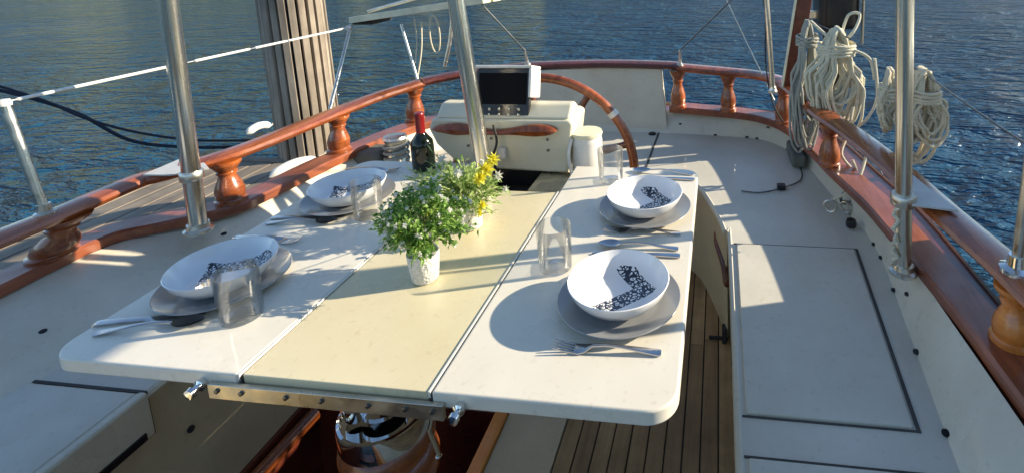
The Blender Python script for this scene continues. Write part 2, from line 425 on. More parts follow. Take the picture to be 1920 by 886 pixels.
# sloped coaming all round
bm = B(); mid = [a.lerp(b, .5) + V((0, 0, .006)) for a, b in zip(crease, top)]
out = [p + (p - c).normalized() * .0 for p, c in zip(top, crease)]
loft(bm, [crease, mid, top]); obj('coaming', bm, gel_side, boat)
# footwell wall
bm = B()
loft(bm, [[V((x, y, DZ)) for x, y in wls], [V((x * .998, y, DZ - .012)) for x, y in wls], [V((x, y, 0)) for x, y in wls]])
obj('footwell_wall', bm, gel_well, boat)
# rounded nosing on the bench edge
bm = B(); tube(bm, [V((x, y, DZ - .010)) for x, y in wls], .012, 8); obj('bench_nosing', bm, gel_side, boat)
# hull outside under the rails
bm = B(); o1 = []
for p, c in zip(top, crease):
    d = V((p.x - c.x, p.y - c.y, 0)); o1.append(d)
cen = V((0, .7, 0)); outer = []
for i, p in enumerate(top):
    t = top[min(i + 1, len(top) - 1)] - top[max(i - 1, 0)]; t.z = 0; t.normalize(); s = V((t.y, -t.x, 0)); outer.append(p + s * .16)
loft(bm, [outer, [p + V((0, 0, -.55)) + (cen - p).normalized() * -.02 for p in outer], [V((p.x * .93, p.y * .98, -1.2)) for p in outer]])
obj('hull', bm, gel_side, boat)
bm = B(); loft(bm, [[p + V((0, 0, -.012)) for p in top], [p + V((0, 0, -.012)) for p in outer]]); obj('covering_board', bm, varnish_dark, boat)

# teak sole, plank by plank, beside the dark stairwell recess
def plank_sheet(x0, x1, y0, y1, z, wdt, mats, name, parent, taper=None):
    bm = B(); x = x0; k = 0; random.seed(3)
    bmesh.ops.create_grid(bm, x_segments=1, y_segments=1, size=.001); bm.clear() if hasattr(bm, 'clear') else None
    while x < x1 - .004:
        xe = min(x + wdt - .005, x1)
        n0 = len(bm.faces); 
        ys = [y0] + ([random.uniform(y0 + .6, y1 - .4)] if (y1 - y0) > 1.2 else []) + [y1]
        for ya, yb in zip(ys, ys[1:]):
            m_i = random.randrange(len(mats)); f0 = set(bm.faces); box(bm, x, xe, ya + .0015, yb - .0015, z - .02, z + random.uniform(-.0006, .0006))
            for f in bm.faces:
                if f not in f0: f.material_index = m_i
        x += wdt; k += 1
    return obj(name, bm, mats, parent, smooth=False)
plank_sheet(.197, .725, -1.3, 1.62, 0, .0535, [teak, teak2, teak3], 'teak_sole', boat)
bm = B(); box(bm, -.72, .72, .72, 1.63, -.03, -.012); box(bm, .19, .72, -1.3, .72, -.03, -.012); obj('sole_caulking', bm, seam_m, boat, smooth=False)
plank_sheet(-.725, .197, .72, 1.62, 0, .0535, [teak, teak2, teak3], 'teak_sole', boat)
# recess
bm = B()
box(bm, -.725, 0, -1.3, .70, -.62, -.6); box(bm, -.745, -.715, -1.3, .70, -.6, -.002); box(bm, -.715, 0, .70, .718, -.6, -.002)
obj('stairwell_lining', bm, varnish_dark, boat, smooth=False)
bm = B(); box(bm, -.045, -.005, -1.3, .695, -.3, .018); obj('stairwell_trim', bm, wood('painted_sun_varnish', (.70, .24, .03), (.92, .40, .07), rough=.3, coat=.5), boat, .004)  # sunlight on the trim painted in as a brighter varnish colour
bm = B(); box(bm, -.003, .192, -1.3, .715, -.05, .004); obj('sole_panel', bm, gel_well, boat, .003)
bm = B()
for k in range(3): box(bm, -.70, -.10, -.9 + k * .5, -.62 + k * .5, -.52 + .09 * k, -.49 + .09 * k)
obj('step', bm, varnish_dark, boat, .004)
bm = B(); tube(bm, [V((-.70, -.4, -.03)), V((-.695, .4, -.03)), V((-.68, .66, -.03))], .022, 10); obj('stairwell_handrail', bm, varnish, boat)

# bench hatch seams and lids
def flatstrip(bm, pts, wd, z0, z1):
    for a, b in zip(pts, pts[1:]):
        a = V((a[0], a[1], 0)); b = V((b[0], b[1], 0)); t = (b - a).normalized(); s = V((-t.y, t.x, 0)) * wd / 2; a = a - t * wd * .3; b = b + t * wd * .3
        q = [a - s, b - s, b + s, a + s]
        v0 = [bm.verts.new((p.x, p.y, z0)) for p in q]; v1 = [bm.verts.new((p.x, p.y, z1)) for p in q]
        bm.faces.new(v1); bm.faces.new(v0[::-1])
        for i in range(4): bm.faces.new((v0[i], v0[(i + 1) % 4], v1[(i + 1) % 4], v1[i]))
def lid(name, x0, x1a, x1b, y0, y1, mat=gel_deck, z=DZ, fat=.010, parent=boat):
    """slightly raised locker lid; x1a at y0, x1b at y1"""
    bm = B(); prism(bm, [(x0, y0), (x1a, y0), (x1b, y1), (x0, y1)], z - .01, z + .008); o = obj(name, bm, mat, parent, .004); return o
lid('bench_hatch', .742, 1.100, 1.140, .318, 1.012)
lid('bench_hatch', .742, 1.075, 1.098, -.9, .208)
bm = B(); flatstrip(bm, [(1.109, .312), (1.149, 1.018)], .008, DZ - .002, DZ + .003); flatstrip(bm, [(.735, .312), (1.109, .312)], .004, DZ - .002, DZ + .0025); flatstrip(bm, [(.735, 1.020), (1.149, 1.020)], .004, DZ - .002, DZ + .0025)
flatstrip(bm, [(.735, .214), (1.098, .214)], .005, DZ - .002, DZ + .0025)
obj('drain_channel', bm, seam_m, boat, smooth=False)
bm = B(); a = az(1235, 250, DZ); b2 = az(1200, 345, DZ); flatstrip(bm, [(a.x, a.y), (b2.x, b2.y)], .010, DZ - .002, DZ + .0025); obj('deck_seam', bm, seam_m, boat, smooth=False)
# left bench locker lid that folds over the front
bm = B(); prism(bm, [(-1.055, -.9), (-.722, -.9), (-.722, .213), (-1.045, .213)], DZ - .01, DZ + .014); lo = obj('locker_lid', bm, gel_deck, boat, .008)
bm = B(); box(bm, -.726, -.698, -.9, .218, .345, DZ + .014); obj('lid_front', bm, gel_side, lo, .008)
bm = B(); flatstrip(bm, [(-1.068, -.9), (-1.058, .226), (-.722, .226)], .008, DZ, DZ + .003); box(bm, -.724, -.717, .221, .229, .335, DZ); box(bm, -.724, -.7165, -.9, .218, .334, .344); obj('lid_seam', bm, seam_m, boat, smooth=False)
bm = B(); box(bm, -.6985, -.6935, -.3, .195, .352, .372); obj('vent_slot', bm, black, lo, .002)
# screws and bolts in the coaming and bench
def deck_bolt(p, r=.006, name='bolt'):
    bm = B(); lathe(bm, [(r * 1.5, -.002), (r * 1.5, .002), (r * .9, .004), (0, .0045)], p, 12); obj(name, bm, rubber, boat)
def coam(px, py):
    """the point of the sloping coaming seen there"""
    d = ray(px, py); best = None
    for k in range(400):
        p = CAMLOC + d * (.6 + k * .01)
        if p.z < .40: break
        for a, b in zip(crease, top):
            if abs(a.y - p.y) < .12 or True:
                for f in (0, .2, .4, .6, .8, 1):
                    q = a.lerp(b, f); e = (q - p).length
                    if best is None or e < best[0]: best = (e, q + V((0, 0, .004)))
    return best[1]
for px, py in ((1690, 552), (1642, 490), (1662, 532), (1684, 650), (1760, 828), (1780, 806), (95, 610), (358, 803), (1470, 290), (1280, 240), (1340, 262), (1395, 280), (1615, 462), (430, 440), (1418, 275)):
    if (px, py) == (358, 803):
        p = ax(px, py, -.722); bm = B(); lathe(bm, [(.009, -.002), (.009, .003), (0, .005)], p, 12, Matrix.Rotation(R(90), 4, 'Y')); obj('bolt', bm, rubber, boat)
    else: deck_bolt(coam(px, py))
# locker door handle on the footwell wall
bm = B()
pts = [V((.716, .97, .335)), V((.706, 1.0, .31)), V((.698, 1.12, .30)), V((.672, 1.25, .315)), V((.672, 1.28, .345))]
tube(bm, smoothpath(pts, 5), .011, 10); obj('grab_handle', bm, varnish_dark, boat)
bm = B(); box(bm, .64, .712, 1.10, 1.11, .0, .012); box(bm, .690, .706, 1.08, 1.13, .0, .05); obj('hinge', bm, rubber, boat, .002)
bm = B(); fl = [(y, DZ - .03) for y in (1.42, 2.15)]
for a, b3 in (((.724, .92, .42), (.724, .92, .05)),):
    tube(bm, [V(a), V(b3)], .004, 6)
obj('locker_seam', bm, seam_m, boat)

# transom panel
def pz(px, py, z): return az(px, py, z)
bm = B()
tl = V((-.66, 2.03, .815)); tr = V((.365, 2.155, .815)); br = V((.395, 2.135, .45)); bl = V((-.66, 1.99, .45))
th = V((.0, .035, 0))
fa = [bm.verts.new(p) for p in (bl, V((0, 2.165, .45)), br, tr, V((0, 2.185, .815)), tl)]; fb = [bm.verts.new(v.co + th) for v in fa]
bm.faces.new((fa[0], fa[1], fa[4], fa[5])); bm.faces.new((fa[1], fa[2], fa[3], fa[4])); bm.faces.new((fb[5], fb[4], fb[1], fb[0])); bm.faces.new((fb[4], fb[3], fb[2], fb[1]))
for i in range(6): bm.faces.new((fa[i], fa[(i + 1) % 6], fb[(i + 1) % 6], fb[i]))
obj('transom_panel', bm, gel_side, boat, .006)

# ---------------- wooden rails: cap, base and turned balusters
capP = [(0.045, 0), (.05, .008), (.044, .018), (.02, .026), (-.02, .026), (-.044, .018), (-.05, .008), (-.045, 0), (-.03, -.012), (.03, -.012)]
baseP = [(.05, -.018), (.052, .010), (.045, .018), (-.045, .018), (-.052, .010), (-.05, -.018)]
def baluster_bm(x, y, z0, z1, s=1.0, lx=0, ly=0):
    bm = B(); h = z1 - z0
    prof = [(.052, 0), (.052, .07), (.046, .09), (.044, .11), (.047, .20), (.0475, .30), (.042, .42), (.033, .55), (.028, .63), (.0275, .68), (.034, .70), (.034, .73), (.030, .75), (.038, .82), (.047, .90), (.050, .93), (.050, 1.0)]
    lathe(bm, [(r * s, z0 + h * t) for r, t in prof], (x, y, 0), 24)
    if lx or ly:
        for v in bm.verts: f = (v.co.z - z0) / h; v.co.x += lx * f; v.co.y += ly * f
    return bm
right_cap = smoothpath([(1.53, -.9, .735), (1.438, -.149, .738), (1.365, .245, .74), (1.333, .473, .745), (1.294, .688, .75), (1.233, 1.025, .765), (1.17, 1.272, .775), (1.109, 1.438, .785), (1.053, 1.698, .795), (.997, 1.891, .805), (.897, 2.016, .808), (.73, 2.09, .81), (.46, 2.149, .82)], 4)
stern_cap = smoothpath([(.47, 2.152, .825), (.38, 2.160, .83), (.05, 2.187, .832), (-.377, 2.14, .83), (-.657, 2.031, .82), (-.794, 1.959, .812), (-.902, 1.852, .805)], 5)
left_cap = smoothpath([(-.904, 1.855, .80), (-1.001, 1.629, .79), (-1.053, 1.401, .78), (-1.085, 1.113, .775), (-1.125, .923, .77), (-1.244, .789, .752), (-1.305, .726, .745), (-1.305, .507, .74), (-1.31, .357, .74), (-1.32, .0, .735), (-1.32, -.7, .73)], 4)
rt = thing('wooden_rail', 'varnished wood rail on the right gunwale behind the bench, rope hanks hanging over it', 'rail', (1.25, 1.5, ZB), 'varnished rails round the cockpit')
st_ = thing('wooden_rail', 'reddish wood rail round the transom behind the steering wheel', 'rail', (0, 2.15, ZB), 'varnished rails round the cockpit')
lt = thing('wooden_rail', 'sunlit varnished wood rail on the left gunwale between cockpit and dock', 'rail', (-1.3, 1.5, ZB), 'varnished rails round the cockpit')
bm = B(); sweep(bm, right_cap, capP); obj('cap_rail', bm, varnish, rt)
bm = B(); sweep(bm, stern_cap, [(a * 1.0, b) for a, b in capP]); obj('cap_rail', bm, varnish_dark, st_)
bm = B(); sweep(bm, left_cap, capP); obj('cap_rail', bm, varnish, lt)
right_base = smoothpath([(1.40, -.9, ZB), (1.355, -.149, ZB), (1.325, .266, ZB), (1.312, .477, ZB), (1.289, .691, ZB), (1.245, 1.029, ZB), (1.215, 1.181, ZB), (1.170, 1.366, ZB), (1.13, 1.56, ZB), (1.065, 1.825, ZB), (.995, 1.965, ZB), (.887, 2.066, ZB), (.731, 2.125, ZB), (.415, 2.205, ZB)], 4)
left_base = smoothpath([(-.464, 2.201, ZB), (-.725, 2.055, ZB), (-.894, 1.882, ZB), (-.985, 1.69, ZB), (-1.061, 1.394, ZB), (-1.106, 1.024, ZB), (-1.143, .892, ZB), (-1.273, .778, ZB), (-1.386, .683, ZB), (-1.406, .514, ZB), (-1.402, .378, ZB), (-1.41, .077, ZB), (-1.41, -.9, ZB)], 4)
bm = B(); sweep(bm, right_base, baseP); obj('base_rail', bm, base_wood, rt)
bm = B(); sweep(bm, left_base, baseP); obj('base_rail', bm, base_wood, lt)
for (x, y, lx) in ((1.338, .425, .0), (1.36, -.3, .08), (1.128, 1.395, .0), (1.003, 1.915, 0), (.732, 2.10, 0), (.455, 2.15, 0)):
    ztop = min(right_cap, key=lambda p: (p.x - x) ** 2 + (p.y - y) ** 2).z
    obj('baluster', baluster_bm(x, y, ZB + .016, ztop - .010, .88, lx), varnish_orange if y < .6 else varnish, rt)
for (x, y, lx, s) in ((-1.40, .53, .09, 1.2), (-1.135, .905, .0, 1.0), (-1.075, 1.41, .015, 1.0), (-.955, 1.85, .015, 1.0), (-1.40, -.1, .08, 1.0)):
    ztop = min(left_cap, key=lambda p: (p.x - x - lx) ** 2 + (p.y - y) ** 2).z
    obj('baluster', baluster_bm(x, y, ZB + .016, ztop - .010, s, lx), varnish, lt)
obj('baluster', baluster_bm(-.45, 2.13, ZB, .82, .9), varnish, st_)

# ---------------- poles
def pole(label, base, topp, r, plate=None, flange=True, name='steel_pole', cat='pole', group=None):
    t = thing(name, label, cat, base, group)
    b0, t0 = V(base), V(topp); bm = B(); tube(bm, [b0, b0.lerp(t0, .33), b0.lerp(t0, .66), t0], r, 28); obj('tube', bm, pole_reflect_m, t)
    if flange:
        bm = B(); lathe(bm, [(r * 1.65, -.004), (r * 1.65, .005), (r * 1.3, .010), (r * 1.22, .024), (0, .024)], base, 28); obj('base_flange', bm, steel, t)
    return t
def extend(a, b, k): a, b = V(a), V(b); return a + (b - a) * k
lb = az(373, 430, ZB); ltp = ay(315, 0, lb.y - .02); lb.z = ZB
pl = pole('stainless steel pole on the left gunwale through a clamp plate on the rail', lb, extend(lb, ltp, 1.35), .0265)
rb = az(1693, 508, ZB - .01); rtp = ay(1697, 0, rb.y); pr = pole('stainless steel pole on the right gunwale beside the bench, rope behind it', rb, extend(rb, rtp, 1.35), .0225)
c1 = ay(905, 300, .90); c2 = ay(855, 0, .90)
cbase = c1 + (c1 - c2) * ((c1.z - .46) / (c2.z - c1.z))
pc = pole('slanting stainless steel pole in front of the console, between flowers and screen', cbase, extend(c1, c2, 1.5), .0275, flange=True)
# triangular clamp plates on the caps
def clamp_plate(pxs, z, parent, px_pole):
    bm = B(); pts = [az(px, py, z) for px, py in pxs]; prism(bm, [(p.x, p.y) for p in pts], z - .003, z + .003)
    obj('clamp_plate', bm, alu_white, parent, .001)
    bm = B(); p = px_pole; lathe(bm, [(.031, -.014), (.034, -.010), (.034, .014), (.031, .018)], (p.x, p.y, z), 28); obj('collar', bm, steel, parent)
alu_white = plain('pale_plate', (.55, .55, .53), .45, var=.12, scale=30)
zz = .778
pp = lb.lerp(ltp, (zz - lb.z) / (ltp.z - lb.z)); clamp_plate([(268, 329), (318, 329), (392, 317), (378, 300), (345, 296)], zz, pl, pp)
zz = .785; pp = rb.lerp(rtp, (zz - rb.z) / (rtp.z - rb.z)); clamp_plate([(1678, 372), (1700, 384), (1798, 396), (1730, 345), (1698, 318)], zz, pr, pp)

# stanchions with lifeline
sb = az(85, 400, .765); stp = ay(8, 192, sb.y); ls = thing('stanchion', 'short leaning stanchion on the left rail carrying the white lifeline', 'stanchion', sb)
bm = B(); tube(bm, [sb, stp], .0125, 16); obj('post', bm, steel, ls)
bm = B(); lathe(bm, [(.025, -.004), (.025, .004), (.017, .008), (.016, .03), (0, .03)], sb, 20); obj('base_flange', bm, steel, ls)
bm = B(); lathe(bm, [(.015, -.01), (.016, 0), (.012, .008), (0, .01)], stp, 16); obj('post_cap', bm, white_plastic, ls)
rs = az(1906, 505, .77); rsp = ay(1922, 385, rs.y); r_s = thing('stanchion', 'upright stanchion on a round white base at the right edge of the picture', 'stanchion', rs)
bm = B(); tube(bm, [rs, extend(rs, rsp, 2.2)], .013, 16); obj('post', bm, steel, r_s)
bm = B(); lathe(bm, [(.034, -.004), (.034, .006), (.02, .012), (.017, .035), (0, .035)], rs, 24); obj('base_flange', bm, chrome, r_s)

# stern davit seat outside the left quarter
Ys = 2.0
fr = thing('stern_seat', 'cream painted slatted seat on thin steel legs over the left stern quarter', 'seat', V((-1.1, Ys, .8)))
A = ay(672, 36, Ys + .1); Bp = ay(895, 2, Ys - .1)
bm = B()
d = (Bp - A).normalized(); s = V((-d.y, d.x, 0)).normalized()
for k in range(3):
    o_ = s * (.085 * k - .05); a0 = A + o_ + d * (.02 if k != 1 else .0); b0 = Bp + o_ + d * .1
    q = [a0, b0]
    t = d; up = V((0, 0, 1)); sd_ = s
    vs0 = [bm.verts.new(p + sd_ * u * .032 + up * w_ * .018) for p in q for u, w_ in ((-1, -1), (1, -1), (1, 1), (-1, 1))]
    for i in range(4): bm.faces.new((vs0[i], vs0[(i + 1) % 4], vs0[4 + (i + 1) % 4], vs0[4 + i]))
    bm.faces.new(vs0[:4][::-1]); bm.faces.new(vs0[4:])
obj('seat_slat', bm, cream_paint, fr, .003)
bm = B()
p = A + d * .05; box(bm, p.x - .03, p.x + .09, p.y - .07, p.y + .13, p.z - .03, p.z - .011); obj('bracket', bm, rubber, fr, .003)
legs = [((658, 48), (618, 208), .009, 1.60), ((752, 46), (783, 150), .0075, 1.92)]
Lt = ay(665, 45, 3.3); 
for top_px, bot_px, r_, yb in legs:
    tp = ay(*top_px, Ys); bp = ay(*bot_px, yb); bm = B(); tube(bm, [tp, tp.lerp(bp, .5), bp], r_, 12); obj('leg', bm, steel, fr)
for (x0, y0, x1, y1, r_) in ((790, 40, 783, 145, .004), (848, 15, 834, 125, .011), (776, 32, 779, 118, .003)):
    tp = ay(x0, y0, Ys - .02); bp = ay(x1, y1, Ys - .05); bm = B(); tube(bm, smoothpath([tp, tp.lerp(bp, .5) + V((.012, 0, 0)), bp], 5), r_, 10); obj('brace', bm, steel if r_ > .005 else rope_m, fr)
tp1 = ay(690, 22, Ys + .15); tp2 = ay(860, -25, Ys + .1); bm = B(); tube(bm, [tp1, tp2], .010, 12); obj('back_tube', bm, steel, fr)
bm = B(); p0 = ay(812, 30, Ys - .12); lp = [p0 + V((.028 * math.sin(a), 0, -.10 + .10 * math.cos(a))) for a in [2 * math.pi * k / 24 for k in range(24)]]; tube(bm, lp, .004, 8, closed=True)
tag(obj('rope_loop', bm, rope_tan), 'small rope loop hanging under the cream stern seat', 'rope')
# lifeline: thin steel wire with white sleeves
le = ay(655, 52, 1.95)
lf = thing('lifeline', 'thin white sleeved wire from the left stanchion to the stern seat', 'lifeline', stp)
def sag(a, b, k, n=24):
    a, b = V(a), V(b); return [a.lerp(b, i / n) - V((0, 0, k * math.sin(math.pi * i / n))) for i in range(n + 1)]
ln = sag(stp, le, .0)
bm = B(); tube(bm, ln, .0025, 8); obj('wire', bm, steel, lf)
for f0, f1 in ((.02, .34), (.39, .56), (.58, .97)):
    bm = B(); tube(bm, [V(stp).lerp(le, f0), V(stp).lerp(le, f1)], .0055, 10); obj('sleeve', bm, white_plastic, lf)
bm = B(); p = V(stp).lerp(le, .985); tube(bm, [p, V(le)], .012, 10); obj('turnbuckle', bm, white_plastic, lf)

# stays with turnbuckles
def stay(label, base_px, kink_px, top_px, y, zbase, grp):
    bs = az(*base_px, zbase); k = ay(*kink_px, bs.y); t_ = ay(*top_px, bs.y - .25)
    o = thing('rigging_stay', label, 'stay', bs, grp)
    bm = B(); tube(bm, [bs, k], .009, 12); obj('turnbuckle', bm, chrome, o)
    bm = B(); lathe(bm, [(.018, -.004), (.018, .004), (.01, .012), (0, .012)], bs, 16); obj('deck_eye', bm, steel, o)
    bm = B(); tube(bm, [k, extend(k, t_, 1.6)], .0038, 8); obj('wire', bm, steel_dark, o)
steel_dark = metal('dark_wire', (.18, .18, .18), .35)
stay('taut wire stay rising left from the stern rail beside the console screen', (989, 120), (985, 96), (895, 0), 2.2, .855, 'backstays on the stern rail')
stay('taut wire stay rising to the right from the stern rail above the transom corner', (1275, 122), (1275, 95), (1372, 0), 2.1, .845, 'backstays on the stern rail')
a = ay(1362, 0, 2.05); b4 = ay(1452, 188, 1.95); bm = B(); tube(bm, [extend(b4, a, 1.5), b4], .003, 8); tag(obj('rigging_wire', bm, steel), 'thin pale wire running down to the stern rail beside the upright steel tube', 'wire')
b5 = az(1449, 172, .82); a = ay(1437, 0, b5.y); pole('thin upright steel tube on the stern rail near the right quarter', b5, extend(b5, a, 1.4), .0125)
bm = B(); tube(bm, smoothpath([ay(1420, -40, 1.95), ay(1434, 20, 1.94), ay(1436, 120, 1.9), ay(1448, 190, 1.85), ay(1468, 228, 1.87)], 6), .0035, 10); tag(obj('black_cable', bm, rubber), 'black cable hanging beside the upright steel tube at the stern rail', 'cable')

# dark board, motor cover
wb = az(1482, 165, .81); t_ = ay(1508, 0, wb.y); wbo = thing('motor_bracket', 'tall dark varnished board with pale edge on the right quarter of the rail', 'bracket', wb)
t_ = extend(wb, t_, 1.3); dd = (t_ - wb).normalized()
bm = B(); ex_ = (V((1, 0, 0)) - dd * dd.x).normalized(); ey_ = dd.cross(ex_); Mx = Matrix.Translation(wb) @ Matrix((ex_, ey_, dd)).transposed().to_4x4(); box(bm, -.034, .034, -.012, .03, 0, (t_ - wb).length, Mx); obj('board', bm, varnish_dark, wbo, .004)
bm = B(); box(bm, -.040, -.034, -.014, .032, 0, (t_ - wb).length, Mx); obj('edge_strip', bm, cream_paint, wbo, .002)
mc = thing('outboard_motor', 'black outboard motor cowling mounted above the right quarter behind the rope', 'motor', V((1.28, 2.08, .5)))
bm = B(); prism(bm, rrect(1.185, 1.385, 2.0, 2.24, .05), 1.05, 1.40); obj('cowling', bm, black, mc, .03, segs=4)
bm = B(); prism(bm, rrect(1.23, 1.33, 2.06, 2.18, .03), .3, 1.055); obj('motor_leg', bm, rubber, mc, .01)
bm = B(); box(bm, 1.392, 1.399, 2.0, 2.035, .98, 1.42); obj('bracket', bm, alu, mc, .002)
bm = B(); box(bm, 1.07, 1.24, 2.08, 2.11, 1.10, 1.14); obj('clamp', bm, steel, mc, .003)

# ---------------- ropes hung on the rail
def hank(name, label, cx, cy, ztop, zbot, wd, n, mat, dirx=1, seed=1, r=.0062, depth=.07, knot=True, grp='rope coils hung on the right rail', stray=()):
    random.seed(seed); t = thing(name, label, 'rope', V((cx, cy, zbot)), grp)
    bm = B(); pts = []
    for k in range(n):
        w_ = wd * random.uniform(.55, 1.0); h = (ztop - zbot) * random.uniform(.62, 1.0); ox = random.uniform(-.35, .35) * wd; oy = random.uniform(-.5, .5) * depth
        N = 22
        for i in range(N):
            a = 2 * math.pi * i / N
            x = math.sin(a) * w_ * .5 * (1.0 if math.cos(a) < 0 else .55) + ox * (.5 - .5 * math.cos(a)) * .9
            z = ztop - h * (.5 - .5 * math.cos(a))
            pts.append(V((cx + x * dirx, cy + oy + math.sin(a * 1) * .02, z)) + V((random.gauss(0, .0022), random.gauss(0, .003), random.gauss(0, .002))))
    tube(bm, smoothpath(pts, 2), r, 7); obj('coil', bm, mat, t)
    if knot:
        bm = B(); zc = ztop - .06; pts = []
        for k in range(4):
            for i in range(14):
                a = 2 * math.pi * i / 14; pts.append(V((cx + math.cos(a) * wd * .36, cy + math.sin(a) * depth * .75, zc - .012 * k - .012 * i / 14 + random.gauss(0, .002))))
        tube(bm, smoothpath(pts, 2), r, 7); obj('wrap', bm, mat, t)
    for s_ in stray:
        bm = B(); tube(bm, smoothpath(s_, 6), r, 8); obj('loose_end', bm, mat, t)
    return t
hank('rope_hank', 'big cream rope hank with long loops, hung high beside the dark board', 1.165, 1.50, 1.14, .70, .20, 24, rope_m, seed=4, stray=[
    [ay(1520, 40, 1.50), ay(1560, 75, 1.47), ay(1590, 90, 1.47), ay(1630, 110, 1.47), ay(1640, 150, 1.47)],
    [ay(1575, 75, 1.54), ay(1590, 30, 1.54), ay(1612, 28, 1.54), ay(1600, 60, 1.50), ay(1570, 90, 1.50)],
    [ay(1600, 200, 1.47), ay(1590, 250, 1.44), ay(1578, 290, 1.40), ay(1605, 322, 1.37), ay(1598, 300, 1.37)],
    [ay(1640, 110, 1.47), ay(1645, 180, 1.47), ay(1628, 220, 1.47), ay(1600, 245, 1.47)],
    [ay(1625, 290, 1.36), ay(1612, 330, 1.3), ay(1590, 360, 1.27), az(1545, 382, .46)]])
hank('rope_hank', 'neat tan rope hank outside the rail, the lowest and furthest right', 1.39, 1.17, 1.045, .70, .15, 22, rope_tan, seed=9, depth=.08)
hank('rope_hank', 'grey green weathered rope tangle hanging in front of the quarter post', 1.06, 1.58, 1.16, .57, .12, 22, rope_grey, seed=12, depth=.06, r=.0055)
hank('rope_hank', 'pale pinkish rope hank partly hidden behind the steel pole', 1.275, 1.17, 1.05, .80, .075, 9, rope_tan, seed=19, depth=.05)
# line the hanks hang on
bm = B(); tube(bm, sag((1.06, 1.90, 1.16), (1.17, 1.50, 1.125), .01) + sag((1.17, 1.50, 1.125), (1.385, 1.17, 1.04), .01)[1:] + sag((1.385, 1.17, 1.04), (1.40, .30, 1.02), .01)[1:], .0028, 8)
tag(obj('lifeline', bm, steel_dark), 'dark wire above the right rail that the rope hanks hang from', 'lifeline')
# block and cleat under the grey rope
p = az(1496, 292, .5); bk = thing('pulley_block', 'dark green pulley block lying against the coaming under the grey rope', 'pulley', V((p.x, p.y, .47)))
bm = B(); box(bm, p.x - .035, p.x + .03, p.y - .05, p.y + .16, .46, .52, None); obj('cheek', bm, grey_cloth, bk, .012, segs=3)
bm = B(); lathe(bm, [(.02, -.02), (.028, 0), (.02, .02), (0, .022)], (p.x + .05, p.y - .01, .55), 16); obj('sheave', bm, white_plastic, bk)
# shackles and small fittings
p = az(1585, 398, .47); sh = thing('shackle', 'cluster of tarnished shackles at the foot of the right coaming', 'shackle', V((p.x, p.y, .452)))
random.seed(5)
for k in range(4):
    q = V((p.x + random.uniform(-.06, .05), p.y + random.uniform(-.06, .06), .475 + .01 * k)); ang = random.uniform(0, 3)
    bm = B(); tube(bm, [q + V((math.cos(a) * .022 * math.cos(ang), math.cos(a) * .022 * math.sin(ang), math.sin(a) * .022)) for a in [2 * math.pi * i / 14 for i in range(14)]], .006, 8, closed=True); obj('ring', bm, steel_dark if k % 2 else steel, sh)
bm = B(); q = az(1596, 418, .47); lathe(bm, [(.018, -.012), (.02, 0), (.016, .014), (0, .016)], q, 14); obj('knob', bm, black, sh)
# plug on a lead
p = az(1465, 353, .458); a = az(1390, 358, .455); c = az(1503, 335, .455)
pg = thing('plug_lead', 'thin grey lead with a small black plug lying on the right bench', 'plug', V((p.x, p.y, .45)))
e = az(1495, 300, .455)
bm = B(); tube(bm, smoothpath([a, az(1425, 361, .455), p, c, e], 6), .003, 8); obj('lead', bm, steel_dark, pg)
bm = B(); box(bm, p.x - .018, p.x + .018, p.y - .012, p.y + .02, .452, .474); obj('plug', bm, black, pg, .004)
# small deck fitting by the transom
for i, (px, py, lab, r_) in enumerate(((1223, 252, 'small black drain fitting on the deck at the foot of the transom', .022), (1438, 243, 'tiny bright steel fitting on the sloped coaming beside the grey rope', .014))):
    p = coam(px, py) if i else az(px, py, DZ); bm = B(); lathe(bm, [(r_, -.002), (r_, .006), (r_ * .5, .012), (0, .013)], p, 16); tag(obj('deck_fitting', bm, black if i == 0 else chrome), lab, 'fitting')
# halyard strands by the mid pole base on the right: lashing
p = rb; pts = []
for k in range(26):
    a_ = k * .9; pts.append(V((p.x - .028 + .006 * math.sin(k * 2.1), p.y + .012 * math.cos(a_) - .01, .60 + .007 * k)))
bm = B(); tube(bm, smoothpath(pts, 3), .005, 7); tag(obj('rope_lashing', bm, rope_m), 'short cream rope lashing along the foot of the right steel pole', 'rope')

# ---------------- winch on the left quarter
p = az(742, 272, .60); wn = thing('winch', 'silver winch with rope turns and grey cover by the left rail', 'winch', V((p.x, p.y, .46)))
X, Y_ = p.x, p.y
bm = B(); lathe(bm, [(.065, .46), (.065, .50), (.048, .52), (.042, .57), (.046, .62), (.055, .635), (.05, .645), (.02, .65), (0, .65)], (X, Y_, 0), 28); obj('drum', bm, steel, wn)
bm = B(); pts = []
for k in range(40): a_ = k * .5; pts.append(V((X + .052 * math.cos(a_), Y_ + .052 * math.sin(a_), .525 + .0022 * k)))
pts += [V((X + .12, Y_ - .02, .56)), V((X + .2, Y_ - .12, .50)), V((X + .14, Y_ - .2, .47))]
tube(bm, smoothpath(pts, 3), .007, 8); obj('rope_turns', bm, rope_grey, wn)
bm = B(); prism(bm, rrect(X - .2, X - .06, Y_ - .06, Y_ + .07, .03), .5, .58); obj('cover', bm, grey_cloth, wn, .02, segs=3)

# ================================================================== CONSOLE
con = thing('steering_console', 'cream steering console with curved wooden grab rail on its front', 'console', V((-.1, 1.1, DZ)))
def extr_x(bm, prof, x0, x1, sk0=None):
    """profile in Y-Z extruded along X"""
    a = [bm.verts.new((x0, y, z)) for y, z in prof]; b = [bm.verts.new((x1, y, z)) for y, z in prof]; n = len(prof)
    bm.faces.new(a); bm.faces.new(b[::-1])
    for i in range(n): bm.faces.new((a[i], b[i], b[(i + 1) % n], a[(i + 1) % n]))
